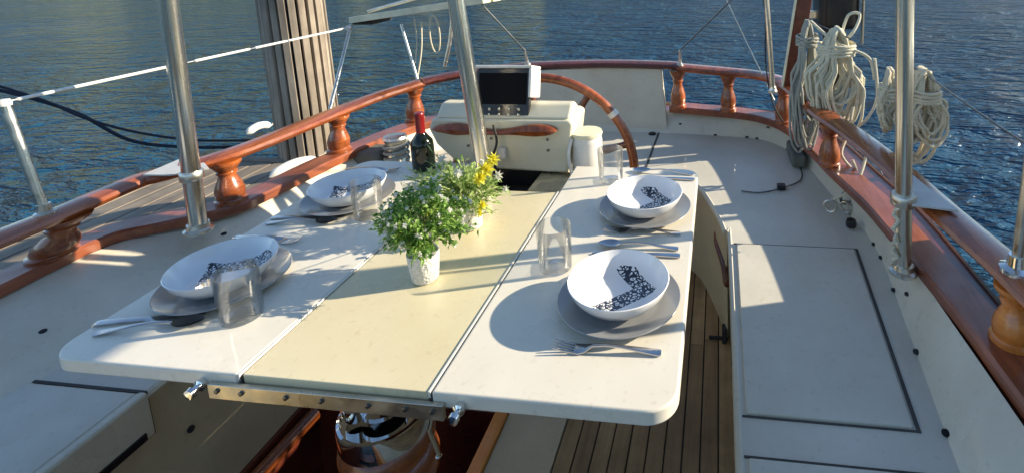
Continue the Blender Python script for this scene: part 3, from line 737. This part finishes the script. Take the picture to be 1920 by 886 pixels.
# body: front outline in X-Z with a clipped lower left corner, leaning back above the grab rail
def outl(pts, ya, yb, bm, lean=None):
    a = [bm.verts.new((x, (ya + (lean(z) if lean else 0)), z)) for x, z in pts]; b = [bm.verts.new((x, yb, z)) for x, z in pts]; n = len(pts)
    bm.faces.new(a[::-1]); bm.faces.new(b)
    for i in range(n): bm.faces.new((a[i], a[(i + 1) % n], b[(i + 1) % n], b[i]))
bm = B(); outl([(-.355, .90), (-.372, .86), (-.345, .80), (-.27, .728), (-.2, .712), (.145, .702), (.175, .89), (.155, .90)], 1.0, 1.19, bm); obj('body', bm, gel_console, con, .012, segs=3)
bm = B(); extr_x(bm, [(1.004, .899), (1.06, .946), (1.10, .942), (1.16, .899)], -.345, .165); obj('top_panel', bm, gel_console, con, .014, segs=3)
bm = B(); extr_x(bm, [(1.03, DZ), (1.03, .705), (1.17, .705), (1.17, DZ)], -.20, .125); obj('plinth', bm, gel_console, con, .01)
bm = B(); extr_x(bm, [(1.018, .64), (1.018, .702), (1.031, .702), (1.031, .64)], -.17, .06); obj('vent_opening', bm, black, con, .002)
bm = B(); extr_x(bm, [(.79, .655), (.79, .70), (1.02, .70), (1.02, .655)], .045, .182); obj('shelf', bm, alu, con, .003)
bm = B(); extr_x(bm, [(.79, .60), (.79, .64), (1.02, .64), (1.02, .60)], -.16, .044); obj('opening_shade_block', bm, rubber, con, .003)  # black block painted in as the shade of the opening under the console
# grab rail: shaped board, two swelling wings
pts = []
N = 40
def gz(t): return .862 + .010 * math.sin(t * math.pi)
bm = B(); rings = []
for i in range(N + 1):
    t = i / N; x = -.345 + .465 * t; hh = .008 + .012 * (math.exp(-((t - .2) / .13) ** 2) + math.exp(-((t - .83) / .15) ** 2)) ; hh *= min(1, (min(t, 1 - t) * 18) ** .5 + .1)
    zc = .868 - .010 * math.exp(-((t - .5) / .2) ** 2)
    rings.append([bm.verts.new((x, y, zc + s_ * hh)) for y, s_ in ((.978, .6), (.970, 0), (.978, -1), (1.000, -1), (1.000, 1), (.986, 1))])
for a, b in zip(rings, rings[1:]):
    for k in range(6): bm.faces.new((a[k], a[(k + 1) % 6], b[(k + 1) % 6], b[k]))
bm.faces.new(rings[0]); bm.faces.new(rings[-1][::-1]); obj('grab_rail', bm, varnish, con)
for x, z in ((.08, .83), (.08, .79), (-.13, .83), (-.22, .80)):
    bm = B(); lathe(bm, [(.005, -.002), (.005, .003), (0, .004)], (x, .999, z), 12, Matrix.Rotation(R(90), 4, 'X')); obj('screw', bm, steel_dark, con)
bm = B(); tube(bm, smoothpath([V((-.105, .97, .89)), V((-.095, .965, .83)), V((-.11, .96, .77)), V((-.09, .95, .70))], 5), .0045, 8); obj('cable', bm, rubber, con)
bm = B(); box(bm, -.10, -.075, .978, .999, .76, .80); obj('switch', bm, white_plastic, con, .003)
# chart plotter on top
cp = thing('chart_plotter', 'black marine display in a white housing standing on the console', 'display', V((-.08, 1.08, .955)))
Mx = Matrix.Translation((-.085, 1.025, .892)) @ Matrix.Rotation(R(-16), 4, 'X')
bm = B(); prism(bm, rrect(-.108, .093, .0, .185, .012, 5), -.012, .012, Mx @ Matrix.Rotation(R(90), 4, 'X')); obj('screen', bm, black, cp, .002)
bm = B(); box(bm, -.113, .107, -.03, .07, .185, .196, Mx); box(bm, .095, .107, -.03, .07, .08, .185, Mx); obj('housing', bm, white_plastic, cp, .004)
bm = B(); box(bm, -.098, .084, -.0135, -.0125, .055, .168, Mx)
scr, nt, b = newmat('dark_display_glass'); b.inputs['Base Color'].default_value = (.004, .004, .005, 1); b.inputs['Roughness'].default_value = .6; b.inputs['Specular IOR Level'].default_value = .1; obj('display_glass', bm, scr, cp)
for k in range(10):
    bm = B(); lathe(bm, [(.0055, -.003), (.0055, .003), (0, .005)], Mx @ V((-.09 + .037 * (k % 5), -.015, .018 + .020 * (k // 5))), 12, Matrix.Rotation(R(90), 4, 'X')); obj('button', bm, steel, cp)
bm = B(); box(bm, -.09, .09, .0, .06, -.03, .0, Mx); obj('stand', bm, black, cp, .004)

# ================================================================== STEERING WHEEL
hub = ay(1022, 302, 1.36); RW = .355
rim_pt = [ay(*q, 1.36) for q in ((1005, 146), (1160, 228), (1188, 300))]
# circle through three seen points of the rim
(ax_, az_), (bx_, bz_), (cx_, cz_) = [(p.x, p.z) for p in rim_pt]
D = 2 * (ax_ * (bz_ - cz_) + bx_ * (cz_ - az_) + cx_ * (az_ - bz_))
ux = ((ax_ ** 2 + az_ ** 2) * (bz_ - cz_) + (bx_ ** 2 + bz_ ** 2) * (cz_ - az_) + (cx_ ** 2 + cz_ ** 2) * (az_ - bz_)) / D
uz = ((ax_ ** 2 + az_ ** 2) * (cx_ - bx_) + (bx_ ** 2 + bz_ ** 2) * (ax_ - cx_) + (cx_ ** 2 + cz_ ** 2) * (bx_ - ax_)) / D
RW = math.hypot(ax_ - ux, az_ - uz); print('wheel', ux, uz, RW)
sw = thing('helm', 'large varnished wooden steering wheel on its pedestal behind the console', 'helm', V((ux, 1.36, DZ)))
W0 = V((ux, 1.36, uz))
def wp(a, r, dy=0): return W0 + V((math.cos(a) * r, dy, math.sin(a) * r))
bm = B(); tube(bm, [wp(2 * math.pi * k / 72, RW) for k in range(72)], .020, 14, closed=True); obj('rim', bm, varnish, sw)
sA = ay(1178, 270, 1.36); sB = ay(1098, 184, 1.36); a2 = math.atan2(sA.z - uz, sA.x - ux); a1 = math.atan2(sB.z - uz, sB.x - ux); print('spokes', math.degrees(a1), math.degrees(a2))
nsp = max(5, round(2 * math.pi / (a1 - a2)))
for k in range(nsp):
    a = a2 + 2 * math.pi * k / nsp; bm = B(); N = 12
    tube(bm, [wp(a, .04 + (RW - .05) * i / N) for i in range(N + 1)], [.014 + .006 * math.sin(i / N * math.pi * 2.2) ** 2 for i in range(N + 1)], 12); obj('spoke', bm, varnish_dark, sw)
bm = B(); lathe(bm, [(.02, -.05), (.06, -.035), (.07, 0), (.06, .03), (.025, .045), (0, .045)], W0, 28, Matrix.Rotation(R(90), 4, 'X')); obj('hub', bm, steel, sw)
q = ay(1150, 213, 1.36); a = math.atan2(q.z - uz, q.x - ux); bm = B(); tube(bm, [wp(a - .03, RW), wp(a, RW), wp(a + .03, RW)], .0225, 14); obj('king_spoke_band', bm, white_plastic, sw)
bm = B(); tube(bm, [W0 + V((0, -.13, 0)), W0], .016, 12); obj('axle', bm, steel, sw)
bm = B(); prism(bm, rrect(W0.x - .06, W0.x + .06, 1.25, 1.34, .03), DZ, .62); obj('pedestal', bm, gel_console, sw, .01)

# white canister beside the console
cn = thing('white_canister', 'white ribbed bucket beside the right end of the console', 'bucket', V((.21, 1.05, DZ)))
bm = B(); prof = [(.0, DZ), (.05, DZ), (.052, .60), (.054, .70)] + [(.054 + .0018 * (k % 2), .70 + .012 * k) for k in range(11)] + [(.050, .838), (.030, .846), (0, .847)]
lathe(bm, prof, (.21, 1.05, 0), 28); obj('body', bm, white_plastic, cn)
bm = B(); lathe(bm, [(.056, .832), (.058, .838), (.056, .846), (.02, .85), (0, .85)], (.21, 1.05, 0), 28); obj('lid', bm, cream_paint, cn)
bm = B(); tube(bm, smoothpath([V((.165, 1.01, .83)), V((.157, .99, .78)), V((.165, .985, .72)), V((.18, .995, .66))], 5), .006, 8); obj('handle', bm, white_plastic, cn)

# ================================================================== TABLE
TZ = .75; TH = .030
tb = thing('folding_table', 'cream three panel cockpit table with two drop leaves, laid for four', 'table', V((0, .48, .0)))
bm = B(); prism(bm, rrect(.190, .616, 0.0, .962, .055, 10, (0, 1, 1, 0)), TZ - TH, TZ); obj('table_leaf', bm, gel_table, tb, .005, segs=3)
bm = B(); prism(bm, rrect(-.616, -.190, 0.0, .962, .055, 10, (1, 0, 0, 1)), TZ - TH, TZ); obj('table_leaf', bm, gel_table, tb, .005, segs=3)
bm = B(); prism(bm, rrect(-.1835, .1835, 0.004, .765, .004, 2), TZ - .024, TZ - .003); obj('center_panel', bm, gel_cream, tb, .002)
for xa, xb, xc in ((-.1895, -.1862, -.1836), (.1838, .1874, .1899)):
    bm = B(); box(bm, xb, xc, .002, .765, TZ - .028, TZ - .006); obj('panel_seam', bm, seam_m, tb, smooth=False)
    bm = B(); box(bm, xa, xb, .001, .766, TZ - .012, TZ - .0006); obj('edge_trim', bm, white_plastic, tb, smooth=False)
bm = B(); box(bm, -.245, .215, -.010, -.0005, TZ - .046, TZ - .016); fs = obj('front_rail', bm, alu, tb, .0015)
for x in (-.225, -.175, -.085, -.015, .075, .145, .195):
    bm = B(); lathe(bm, [(.0045, -.001), (.0045, .003), (0, .0045)], (x, -.010, TZ - .028), 12, Matrix.Rotation(R(90), 4, 'X')); obj('rivet', bm, steel_dark, fs)
for x, z in ((-.262, TZ - .022), (.243, TZ - .022)):
    bm = B(); lathe(bm, [(.010, 0), (.011, .010), (.006, .013), (.006, .02), (.010, .023), (.009, .031), (0, .033)], (x, 0, z), 18, Matrix.Rotation(R(90), 4, 'X')); obj('latch_knob', bm, chrome, tb)
bm = B(); tube(bm, [V((.185, .01, TZ - .045)), V((.165, .02, TZ - .10)), V((.172, .03, TZ - .16))], .0035, 8); lathe(bm, [(.0, -.006), (.006, 0), (0, .006)], (.172, .03, TZ - .163), 10); obj('support_pin', bm, steel, tb)
bm = B(); box(bm, -.18, .18, .03, .76, TZ - .05, TZ - .031); obj('underframe', bm, varnish_dark, tb, .003)
# pedestal: column down to a varnished drum with a chrome rim
PX, PY = -.185, .36
bm = B(); lathe(bm, [(.034, .36), (.034, TZ - .05)], (PX, PY, 0), 24); obj('column', bm, chrome, tb)
bm = B(); lathe(bm, [(.02, .335), (.055, .34), (.055, .352), (.034, .365), (.034, .40)], (PX, PY, 0), 28); obj('column_collar', bm, chrome, tb)
bm = B(); lathe(bm, [(.112, -.6), (.108, .10), (.120, .13), (.123, .17), (.117, .195), (.104, .208), (.104, .225), (.118, .236), (.115, .26), (.104, .272)], (PX, PY, 0), 48); obj('pedestal_drum', bm, varnish, tb)
bm = B(); lathe(bm, [(.105, .268), (.112, .275), (.113, .318), (.110, .332), (.103, .334), (.100, .322), (0, .318)], (PX, PY, 0), 48); obj('chrome_rim', bm, chrome, tb)
bm = B(); lathe(bm, [(.028, 0), (.028, .03), (.0, .034)], (PX - .055, PY - .03, .335), 16); obj('chrome_knob', bm, chrome, tb)

# ================================================================== just outside the picture: an awning and a boat, both added to block the sun
aw = thing('sun_block_awning', 'unseen cream canvas awning added to keep the sun off the left side', 'awning', V((0, 0, 1.45)))
canvas = plain('cream_canvas', (.62, .58, .48), .9, scale=30)
def sheet(bm, f, nu, nv, th=.004):
    rows = [[V(f(u / nu, v / nv)) for u in range(nu + 1)] for v in range(nv + 1)]
    loft(bm, rows)
bm = B(); sheet(bm, lambda u, v: (.75 + .59 * u, -1.3 + 1.95 * v, 2.06 - .06 * u + .01 * math.sin(9 * v)), 24, 12); obj('canvas_top', bm, canvas, aw)
bm = B(); sheet(bm, lambda u, v: (1.335 + .01 * math.sin(20 * u), -1.3 + 2.65 * u, 1.47 + .53 * v + .012 * math.sin(14 * u) * (1 - v)), 40, 5); obj('sun_block_curtain', bm, canvas, aw)
bm = B(); tube(bm, [V((1.33, -1.3, 2.0)), V((1.33, 1.36, 2.0))], .014, 10); tube(bm, [V((.75, -1.3, 2.06)), V((.75, .66, 2.06))], .014, 10); obj('awning_rail', bm, steel, aw)
nb = thing('sun_block_boat', 'unseen white boat on the right, added to block sun on the bench', 'boat', V((2.9, -2.5, WATER_Z)))
bm = B(); prof = [(1.98, WATER_Z - .3), (1.80, .2), (1.74, .95)]; rows = []
for i in range(13):
    y = .98 - 7.5 * i / 12; k = 1 - max(0, (i - 7) / 5) ** 2 * .8; cxn = 2.9
    row = [V((cxn - (cxn - x) * k, y, z)) for x, z in prof] + [V((cxn + (cxn - x) * k, y, z)) for x, z in prof[::-1]]; rows.append(row)
loft(bm, rows); bm.faces.new([v for v in bm.verts][:6]); obj('hull', bm, gel_side, nb)
bm = B(); prism(bm, rrect(1.70, 4.1, -5.2, .99, .15, 6), .93, 1.07); obj('deck', bm, gel_side, nb, .02)
bm = B(); box(bm, 2.26, 3.9, .9, 1.75, .70, .84); obj('stern_platform', bm, gel_side, nb, .02)
bm = B(); box(bm, 2.28, 2.31, .72, 1.7, 1.13, 1.38); box(bm, 2.285, 2.305, 1.66, 1.69, .84, 1.13); box(bm, 2.285, 2.305, .92, .95, .84, 1.13); obj('sun_block_cloth', bm, canvas, nb, .003)  # added cloth board that stops low sun reaching the left footwell wall
bm = B(); prism(bm, rrect(2.3, 3.5, -4.5, -.8, .25, 6), 1.07, 1.6); obj('cabin', bm, gel_side, nb, .05)

# ================================================================== PLACE SETTINGS
def bowl_bm(Rr, h):
    prof = [(0, .0), (Rr * .5, 0), (Rr * .55, .004), (Rr * .78, h * .30), (Rr * .94, h * .7), (Rr * .995, h * .97), (Rr, h), (Rr * .985, h + .0012), (Rr * .965, h * .96), (Rr * .91, h * .68), (Rr * .80, h * .42), (Rr * .68, .0125), (Rr * .5, .0095), (0, .009)]
    return lathe(B(), prof, (0, 0, 0), 64, capb=False, capt=False)
def plate_bm(Rr):
    prof = [(0, 0), (Rr * .6, 0), (Rr * .66, .004), (Rr * .97, .016), (Rr, .019), (Rr * .99, .0205), (Rr * .95, .019), (Rr * .68, .0085), (Rr * .62, .0055), (0, .005)]
    return lathe(B(), prof, (0, 0, 0), 64, capb=False, capt=False)
def local_obj(name, bm, mat, **k): return obj(name, bm, mat, origin=(0, 0, 0), **k)
bowl0 = local_obj('bowl', bowl_bm(.108, .053), bowl_m); plate0 = local_obj('dinner_plate', plate_bm(.131), plate_m)
def cutlery_shape(kind):
    bm = B(); N = 26; Lh = .205
    def strip(profile, thick=.0022):
        up = []; dn = []
        for (x, hw, z) in profile:
            up.append((bm.verts.new((x, hw, z + thick)), bm.verts.new((x, 0, z + thick * 1.25)), bm.verts.new((x, -hw, z + thick)))); dn.append((bm.verts.new((x, hw, z)), bm.verts.new((x, -hw, z))))
        for i in range(len(profile) - 1):
            a, b = up[i], up[i + 1]; c, d_ = dn[i], dn[i + 1]
            bm.faces.new((a[0], a[1], b[1], b[0])); bm.faces.new((a[1], a[2], b[2], b[1])); bm.faces.new((c[0], d_[0], d_[1], c[1])); bm.faces.new((a[0], b[0], d_[0], c[0])); bm.faces.new((a[2], c[1], d_[1], b[2]))
        bm.faces.new((up[0][0], up[0][1], up[0][2], dn[0][1], dn[0][0])); bm.faces.new((up[-1][0], up[-1][1], up[-1][2], dn[-1][1], dn[-1][0]))
    # +x is the handle end; origin mid-length, z=0 table
    if kind == 'knife':
        strip([(-.11, .001, .001), (-.10, .006, .001), (-.08, .0095, .001), (-.03, .010, .001), (.0, .008, .001), (.01, .0055, .002), (.05, .0065, .003), (.10, .0085, .002), (.108, .0075, .001)], .0026)
    else:
        strip([(-.025, .0035, .010), (.0, .0028, .012), (.03, .0034, .010), (.06, .0055, .006), (.09, .0078, .002), (.10, .0085, .001), (.104, .006, .001)], .0026)
    if kind == 'fork':
        strip([(-.060, .0125, .002), (-.052, .0130, .001), (-.040, .011, .003), (-.030, .006, .008), (-.025, .0035, .010)], .0022)
        for k in range(4):
            y = -.0105 + .007 * k; pr = [(-.100, .0009, .010), (-.08, .0017, .005), (-.060, .0020, .0022)]
            a = len(bm.verts)
            before = set(bm.verts); strip(pr, .002)
            for v in bm.verts:
                if v not in before: v.co.y += y
    if kind == 'spoon':
        rows = []
        for i in range(9):
            t = i / 8; x = -.100 + .062 * t; hw = .0195 * math.sin(math.pi * min(.97, t * .93 + .03)) ** .7; row = []
            for j in range(7):
                s_ = j / 3 - 1; dep = .006 * (1 - s_ * s_) * math.sin(math.pi * t); row.append(bm.verts.new((x, hw * s_, .009 - dep + .004 * max(0, t - .7))))
            rows.append(row)
        ex = []
        for a, b in zip(rows, rows[1:]):
            for j in range(6): bm.faces.new((a[j], a[j + 1], b[j + 1], b[j]))
        strip([(-.042, .0045, .009), (-.025, .0035, .010)], .0022)
    return bm
cut0 = {}
for kname in ('fork', 'spoon', 'knife'):
    o = local_obj(kname, cutlery_shape(kname), cutlery_m); cut0[kname] = o
used = set()
def place(src, loc, rz, label, group, cat):
    o = src if src.name not in used else copy_tree(src)
    used.add(src.name) if src.name not in used else None
    o.location = loc; o.rotation_euler = (0, 0, rz); return tag(o, label, cat, group)
def glass_bm(r, h): return lathe(B(), [(0, 0), (r * .90, 0), (r * .93, .002), (r, h), (r * .985, h + .001), (r * .965, h), (r * .895, .012), (r * .8, .009), (0, .0085)], (0, 0, 0), 48, capb=False, capt=False)
glass0 = local_obj('drinking_glass', glass_bm(.0415, .106), glass)
settings = [
    # bowl centre px, plate centre px, name, pattern rotation
    ((1162, 535), (1155, 582), 'near right setting, nearest the teak sole', -48.6, 'NR'),
    ((414, 503), (418, 538), 'near left setting, behind the closest glass', 116, 'NL'),
    ((1208, 367), (1212, 392), 'far right setting, toward the steering wheel', -46, 'FR'),
    ((648, 350), (646, 378), 'far left setting, in the shade before the wine bottle', 116, 'FL')]
info = {'NR': ('white bowl with lace band at the {}', ), }
sp = {}
CEN = {'NR': (.4733, .2619), 'NL': (-.4536, .2401), 'FR': (.4739, .6644), 'FL': (-.4452, .6558)}
for bpx, ppx, nm, rot, code in settings:
    pc_ = V((*CEN[code], TZ))
    place(plate0, (pc_.x, pc_.y, TZ), 0, 'grey dinner plate of the ' + nm, 'grey dinner plates', 'plate')
    bc = pc_
    if code == 'NL': bowl_left = local_obj('bowl', bowl_bm(.108, .053), bowl_m2)
    o = place(bowl_left if code in ('NL', 'FL') else bowl0, (bc.x, bc.y, TZ + .0065), R(rot), 'white bowl with dark lace band, ' + nm, 'white bowls with lace pattern', 'bowl')
def cut(kind, px_a, px_b, label):
    """head at a, handle end at b"""
    a = az(*px_a, TZ); b = az(*px_b, TZ); d = (b - a); m = (a + b) / 2
    # keep the true length, anchored at the handle end
    d.z = 0; d.normalize(); m = V((b.x, b.y, TZ)) - d * .104
    place(cut0[kind], (m.x, m.y, TZ + .0005), math.atan2(d.y, d.x), label, kind + 's laid beside the plates', kind)
cut('fork', (1070, 655), (1240, 663), 'fork below the near right plate, closest to the table corner')
cut('spoon', (1160, 462), (1272, 468), 'spoon above the near right bowl, its tip catching light')
cut('knife', (1095, 475), (1272, 481), 'knife half hidden behind the near right bowl')
cut('fork', (1160, 434), (1276, 439), 'fork below the far right plate')
cut('spoon', (1205, 323), (1300, 328), 'spoon above the far right bowl by the table end')
cut('knife', (1190, 333), (1300, 338), 'knife half hidden behind the far right bowl')
cut('knife', (300, 598), (182, 608), 'knife below the near left plate, next to the plate')
cut('spoon', (312, 612), (178, 627), 'spoon below the near left plate, nearest the rounded corner')
cut('fork', (560, 455), (440, 446), 'fork above the near left bowl, mostly hidden by it')
cut('knife', (605, 409), (512, 410), 'knife below the far left plate, next to the plate')
cut('spoon', (608, 418), (500, 420), 'spoon below the far left plate, nearest the flowers\' side edge')
cut('fork', (738, 322), (650, 318), 'fork above the far left bowl near the bottle')
for px, py, lab in ((455, 592, 'closest tumbler, clear, in front of the near left bowl'), (1042, 500, 'clear tumbler left of the near right bowl, beside the table seam'), (692, 404, 'clear tumbler between the far left plate and the flowers'), (1146, 338, 'clear tumbler at the far right, in front of the bucket and wheel')):
    p = az(px, py, TZ); place(glass0, (p.x, p.y, TZ + .0005), 0, lab, 'clear drinking glasses', 'glass')

# wine bottle
p = az(796, 318, TZ); wbt = thing('wine_bottle', 'dark wine bottle with red foil neck behind the flowers', 'bottle', V((p.x, p.y, TZ)))
bm = B(); h = .21
prof = [(0, 0), (.036, 0), (.038, .004), (.038, .10), (.036, .122), (.022, .145), (.0145, .158), (.0135, .175), (0, .175)]
S_ = 1.0
Mb = Matrix.Rotation(R(0), 4, 'Y')
lathe(bm, [(r_, z_ * .86) for r_, z_ in prof], (p.x, p.y, TZ), 32, Mb)
bot_m, nt, b = newmat('dark_bottle_glass'); b.inputs['Base Color'].default_value = (.006, .01, .006, 1); b.inputs['Roughness'].default_value = .08; obj('bottle_body', bm, bot_m, wbt)
bm = B(); lathe(bm, [(.0150, .128), (.0150, .190), (.0165, .193), (.0165, .203), (.0140, .207), (0, .208)], (p.x, p.y, TZ), 24, Mb); obj('neck_foil', bm, red_foil, wbt)

# flowers
def leaf(bm, p, d, ln, wd, droop=.3, mi=0):
    d = d.normalized(); s = d.cross(V((0, 0, 1))); s = s.normalized() if s.length > .05 else V((1, 0, 0))
    s = (Matrix.Rotation(random.uniform(-.9, .9), 4, d) @ s)
    n = s.cross(d)
    a = bm.verts.new(p); m1 = p + d * ln * .45; e = p + d * ln - V((0, 0, ln * droop))
    l = bm.verts.new(m1 + s * wd * .5 + n * wd * .18); r = bm.verts.new(m1 - s * wd * .5 + n * wd * .18); c_ = bm.verts.new(m1); t = bm.verts.new(e)
    for f in ((a, l, c_), (a, c_, r), (l, t, c_), (c_, t, r)):
        ff = bm.faces.new(f); ff.material_index = mi
def flower(bm, p, d, r, n=8, mi=0):
    d = d.normalized(); u = d.orthogonal().normalized(); v = d.cross(u)
    for layer in range(2):
        for k in range(n):
            a = 2 * math.pi * (k + layer * .5) / n; e = u * math.cos(a) + v * math.sin(a); leaf(bm, p + d * .002 * layer, e + d * (.3 + .5 * layer), r * (1 - .3 * layer), r * .6, 0, mi)
def pot(t, c, r, h):
    bm = B(); lathe(bm, [(0, 0), (r * .78, 0), (r * .84, .004), (r * .98, h * .8), (r, h), (r * .93, h), (r * .9, h - .006), (0, h - .006)], c, 32, capb=False, capt=False); obj('pot', bm, pot_m, t)
p1 = az(798, 520, TZ)
t1 = thing('potted_plant', 'front potted plant, leafy green ball with tiny white blossoms in a white textured pot', 'plant', V((p1.x, p1.y, TZ)))
pot(t1, (p1.x, p1.y, TZ), .036, .068)
random.seed(21); bm = B(); bw = B(); bs_ = B()
C0 = V((p1.x - .004, p1.y + .01, TZ + .145))
for k in range(230):
    th = random.uniform(0, 2 * math.pi); ph = math.acos(random.uniform(-.75, 1)); dr = V((math.sin(ph) * math.cos(th), math.sin(ph) * math.sin(th), math.cos(ph)))
    rad = (.075 + .04 * noise.noise(dr * 2.3 + V((5, 2, 1)))) * random.uniform(.75, 1.12); dr2 = V((dr.x * 1.2, dr.y * 1.05, dr.z * .82))
    e = C0 + dr2 * rad; b0 = V((p1.x, p1.y, TZ + .065)); st = [b0.lerp(e, t) + V((0, 0, .02 * math.sin(t * math.pi))) for t in (0, .4, .75, 1)]
    tube(bs_, st, .0008, 4, cap=False)
    nl = random.randint(9, 14)
    for j in range(nl):
        q = st[2].lerp(e, random.uniform(-.2, 1.0)) + V([random.gauss(0, .0055) for _ in range(3)]); d = (dr + V([random.gauss(0, .75) for _ in range(3)]))
        leaf(bm, q, d, random.uniform(.009, .018), random.uniform(.006, .011), random.uniform(0, .4))
    if random.random() < .6: flower(bw, e + dr * .006, dr, random.uniform(.006, .010), 5)
obj('foliage', bm, leaf_m, t1, smooth=False); obj('stems', bs_, leaf_pale, t1); obj('blossoms', bw, petal_w, t1, smooth=False)
p2 = az(884, 424, TZ)
t2 = thing('potted_plant', 'rear potted arrangement with yellow and white flowers and pale spiky leaves', 'plant', V((p2.x, p2.y, TZ)))
pot(t2, (p2.x, p2.y, TZ), .035, .066)
random.seed(33); bm = B(); bs_ = B(); byl = B(); bwh = B()
b0 = V((p2.x, p2.y, TZ + .062))
for k in range(120):
    th = random.uniform(0, 2 * math.pi); el = random.uniform(-.05, 1.35); d = V((math.cos(el) * math.cos(th) * 1.1 - .25, math.cos(el) * math.sin(th), math.sin(el))); ln = random.uniform(.07, .125)
    e = b0 + d * ln; m = b0.lerp(e, .5) + V((0, 0, .012)); tube(bs_, [b0, m, e], .0009, 4, cap=False)
    for j in range(12):
        q = m.lerp(e, random.uniform(-.2, 1)) + V([random.gauss(0, .004) for _ in range(3)])
        leaf(bm, q, d + V([random.gauss(0, .5) for _ in range(3)]), random.uniform(.012, .030), random.uniform(.004, .010), .25)
for k in range(46):   # long pale sprays to the left
    d = V((-1 + random.gauss(0, .3), random.gauss(-.1, .4), random.uniform(.2, .9))).normalized(); ln = random.uniform(.12, .19); e = b0 + d * ln; m = b0.lerp(e, .5) + V((0, 0, .02))
    tube(bs_, smoothpath([b0, m, e], 3), .001, 4, cap=False)
    for j in range(8): leaf(bm, m.lerp(e, j / 7), d + V([random.gauss(0, .35) for _ in range(3)]), random.uniform(.014, .026), .004, .1)
for (px, py, dy, r) in ((912, 318, -.03, .030), (925, 300, -.01, .024), (900, 335, -.05, .024), (806, 390, -.22, .021), (905, 385, -.06, .016), (898, 400, -.06, .014)):
    q = ay(px, py, p2.y + dy); byl = B(); flower(byl, q, V((.2, -.8, .6)), r, 9); obj('yellow_flower', byl, petal_y, t2, smooth=False); tube(bs_, [b0, b0.lerp(q, .6) + V((0, 0, .01)), q], .0012, 5)
for (px, py, dy, r) in ((815, 345, -.13, .028), (800, 355, -.14, .018), (830, 300, -.04, .016), (860, 325, -.08, .016), (935, 330, -.02, .016), (948, 355, 0, .012), (905, 305, -.04, .012), (780, 345, -.1, .011), (888, 405, -.07, .014), (740, 388, -.1, .013), (731, 375, -.1, .011), (775, 375, -.15, .012)):
    q = ay(px, py, p2.y + dy); bwh = B(); flower(bwh, q, V((.1, -.8, .6)), r, 7); obj('white_flower', bwh, petal_w, t2, smooth=False); tube(bs_, [b0, b0.lerp(q, .6) + V((0, 0, .01)), q], .0012, 5)
obj('foliage', bm, leaf_pale, t2, smooth=False); obj('stems', bs_, leaf_pale, t2); 

# ================================================================== DOCK
dk = thing('wooden_dock', 'weathered plank dock alongside the left rail', 'dock', V((-2.1, .9, -.3)))
bm = B(); random.seed(8); y = 1.2
x = -2.62
while x < -1.50:
    box(bm, x, x + .115, -.4, 2.14, .17 + random.uniform(-.003, .003), .2); x += .122
obj('deck_boards', bm, dock_w, dk, .004)
bm = B(); box(bm, -2.63, -1.50, 2.146, 2.21, .02, .207); box(bm, -2.69, -2.63, -.4, 2.21, .02, .204); obj('edge_beam', bm, dock_w, dk, .006)
for xx in (-2.45, -1.7):
    for yy in (.3, 1.9): bm = B(); lathe(bm, [(.09, -1.8), (.09, .165)], (xx, yy, 0), 16); obj('pile', bm, pile_d, dk)
# piling with slats
pb = (az(500, 302, .2) + az(615, 290, .2)) / 2; PR = .185
pt_ = thing('dock_piling', 'thick mooring piling clad in weathered vertical slats', 'piling', V((pb.x, pb.y + .1, -1.0)))
pcx, pcy = pb.x, pb.y + .12
lean = V((ay(516, 0, pcy).x - ay(558, 295, pcy).x, 0, ay(516, 0, pcy).z - ay(558, 295, pcy).z)); lean = lean / lean.z
bm = B(); lathe(bm, [(PR - .035, -1.6), (PR - .035, 3.2)], (pcx, pcy, 0), 32)
for v in bm.verts: v.co.x += lean.x * (v.co.z - .2)
obj('pile_core', bm, pile_d, pt_)
bm = B(); random.seed(2); ns = 22
for k in range(ns):
    a = 2 * math.pi * k / ns; Mr = Matrix.Translation((pcx, pcy, 0)) @ Matrix.Rotation(a, 4, 'Z')
    w_ = PR * math.pi / ns * random.uniform(.60, .76); n0 = set(bm.verts); box(bm, PR - .03, PR + random.uniform(-.004, .006), -w_, w_, -1.5, 3.2, Mr)
for v in bm.verts: v.co.x += lean.x * (v.co.z - .2)
obj('slats', bm, pile_w, pt_, .003, smooth=False)
# fenders
def fender(label, a, b, r, mat):
    a, b = V(a), V(b); t = thing('fender', label, 'fender', V((a + b) / 2) - V((0, 0, r)), 'white boat fenders by the dock')
    N = 16; bm = B(); tube(bm, [a.lerp(b, i / N) + V((0, 0, .03 * math.sin(math.pi * i / N))) for i in range(N + 1)], [max(.004, r * math.sin(math.pi * (.5 * min(1, min(i, N - i) / 3.0))) ** .6) for i in range(N + 1)], 16); obj('fender_body', bm, mat, t)
    bm = B(); tube(bm, [b, b + V((.04, .04, .05)), b + V((.1, .05, .05))], .006, 8); obj('lanyard', bm, rope_m, t)
fender('long white fender lying on the dock beside the left rail', az(505, 333, .23), az(597, 300, .23), .028, white_plastic)
fender('white fender beyond the rail at the far edge of the dock', az(462, 252, .22), az(508, 236, .22), .028, white_plastic)
p = az(655, 262, .5); 
# mooring lines
for i, (pts, lab) in enumerate((([(-40, 160), (60, 185), (150, 215), (240, 262), (330, 275), (425, 276), (500, 268)], 'lower of the two dark blue mooring lines sagging over the water'), ([(-40, 150), (80, 188), (160, 222), (250, 247), (350, 262), (430, 264), (500, 262)], 'upper of the two dark blue mooring lines sagging over the water'))):
    P_ = [ay(px, py, 1.9 + .06 * k - i * .05) for k, (px, py) in enumerate(pts)]
    bm = B(); tube(bm, smoothpath(P_, 6), .011 if i == 0 else .008, 8); tag(obj('mooring_line', bm, rope_blue), lab, 'mooring line', 'dark blue mooring lines')
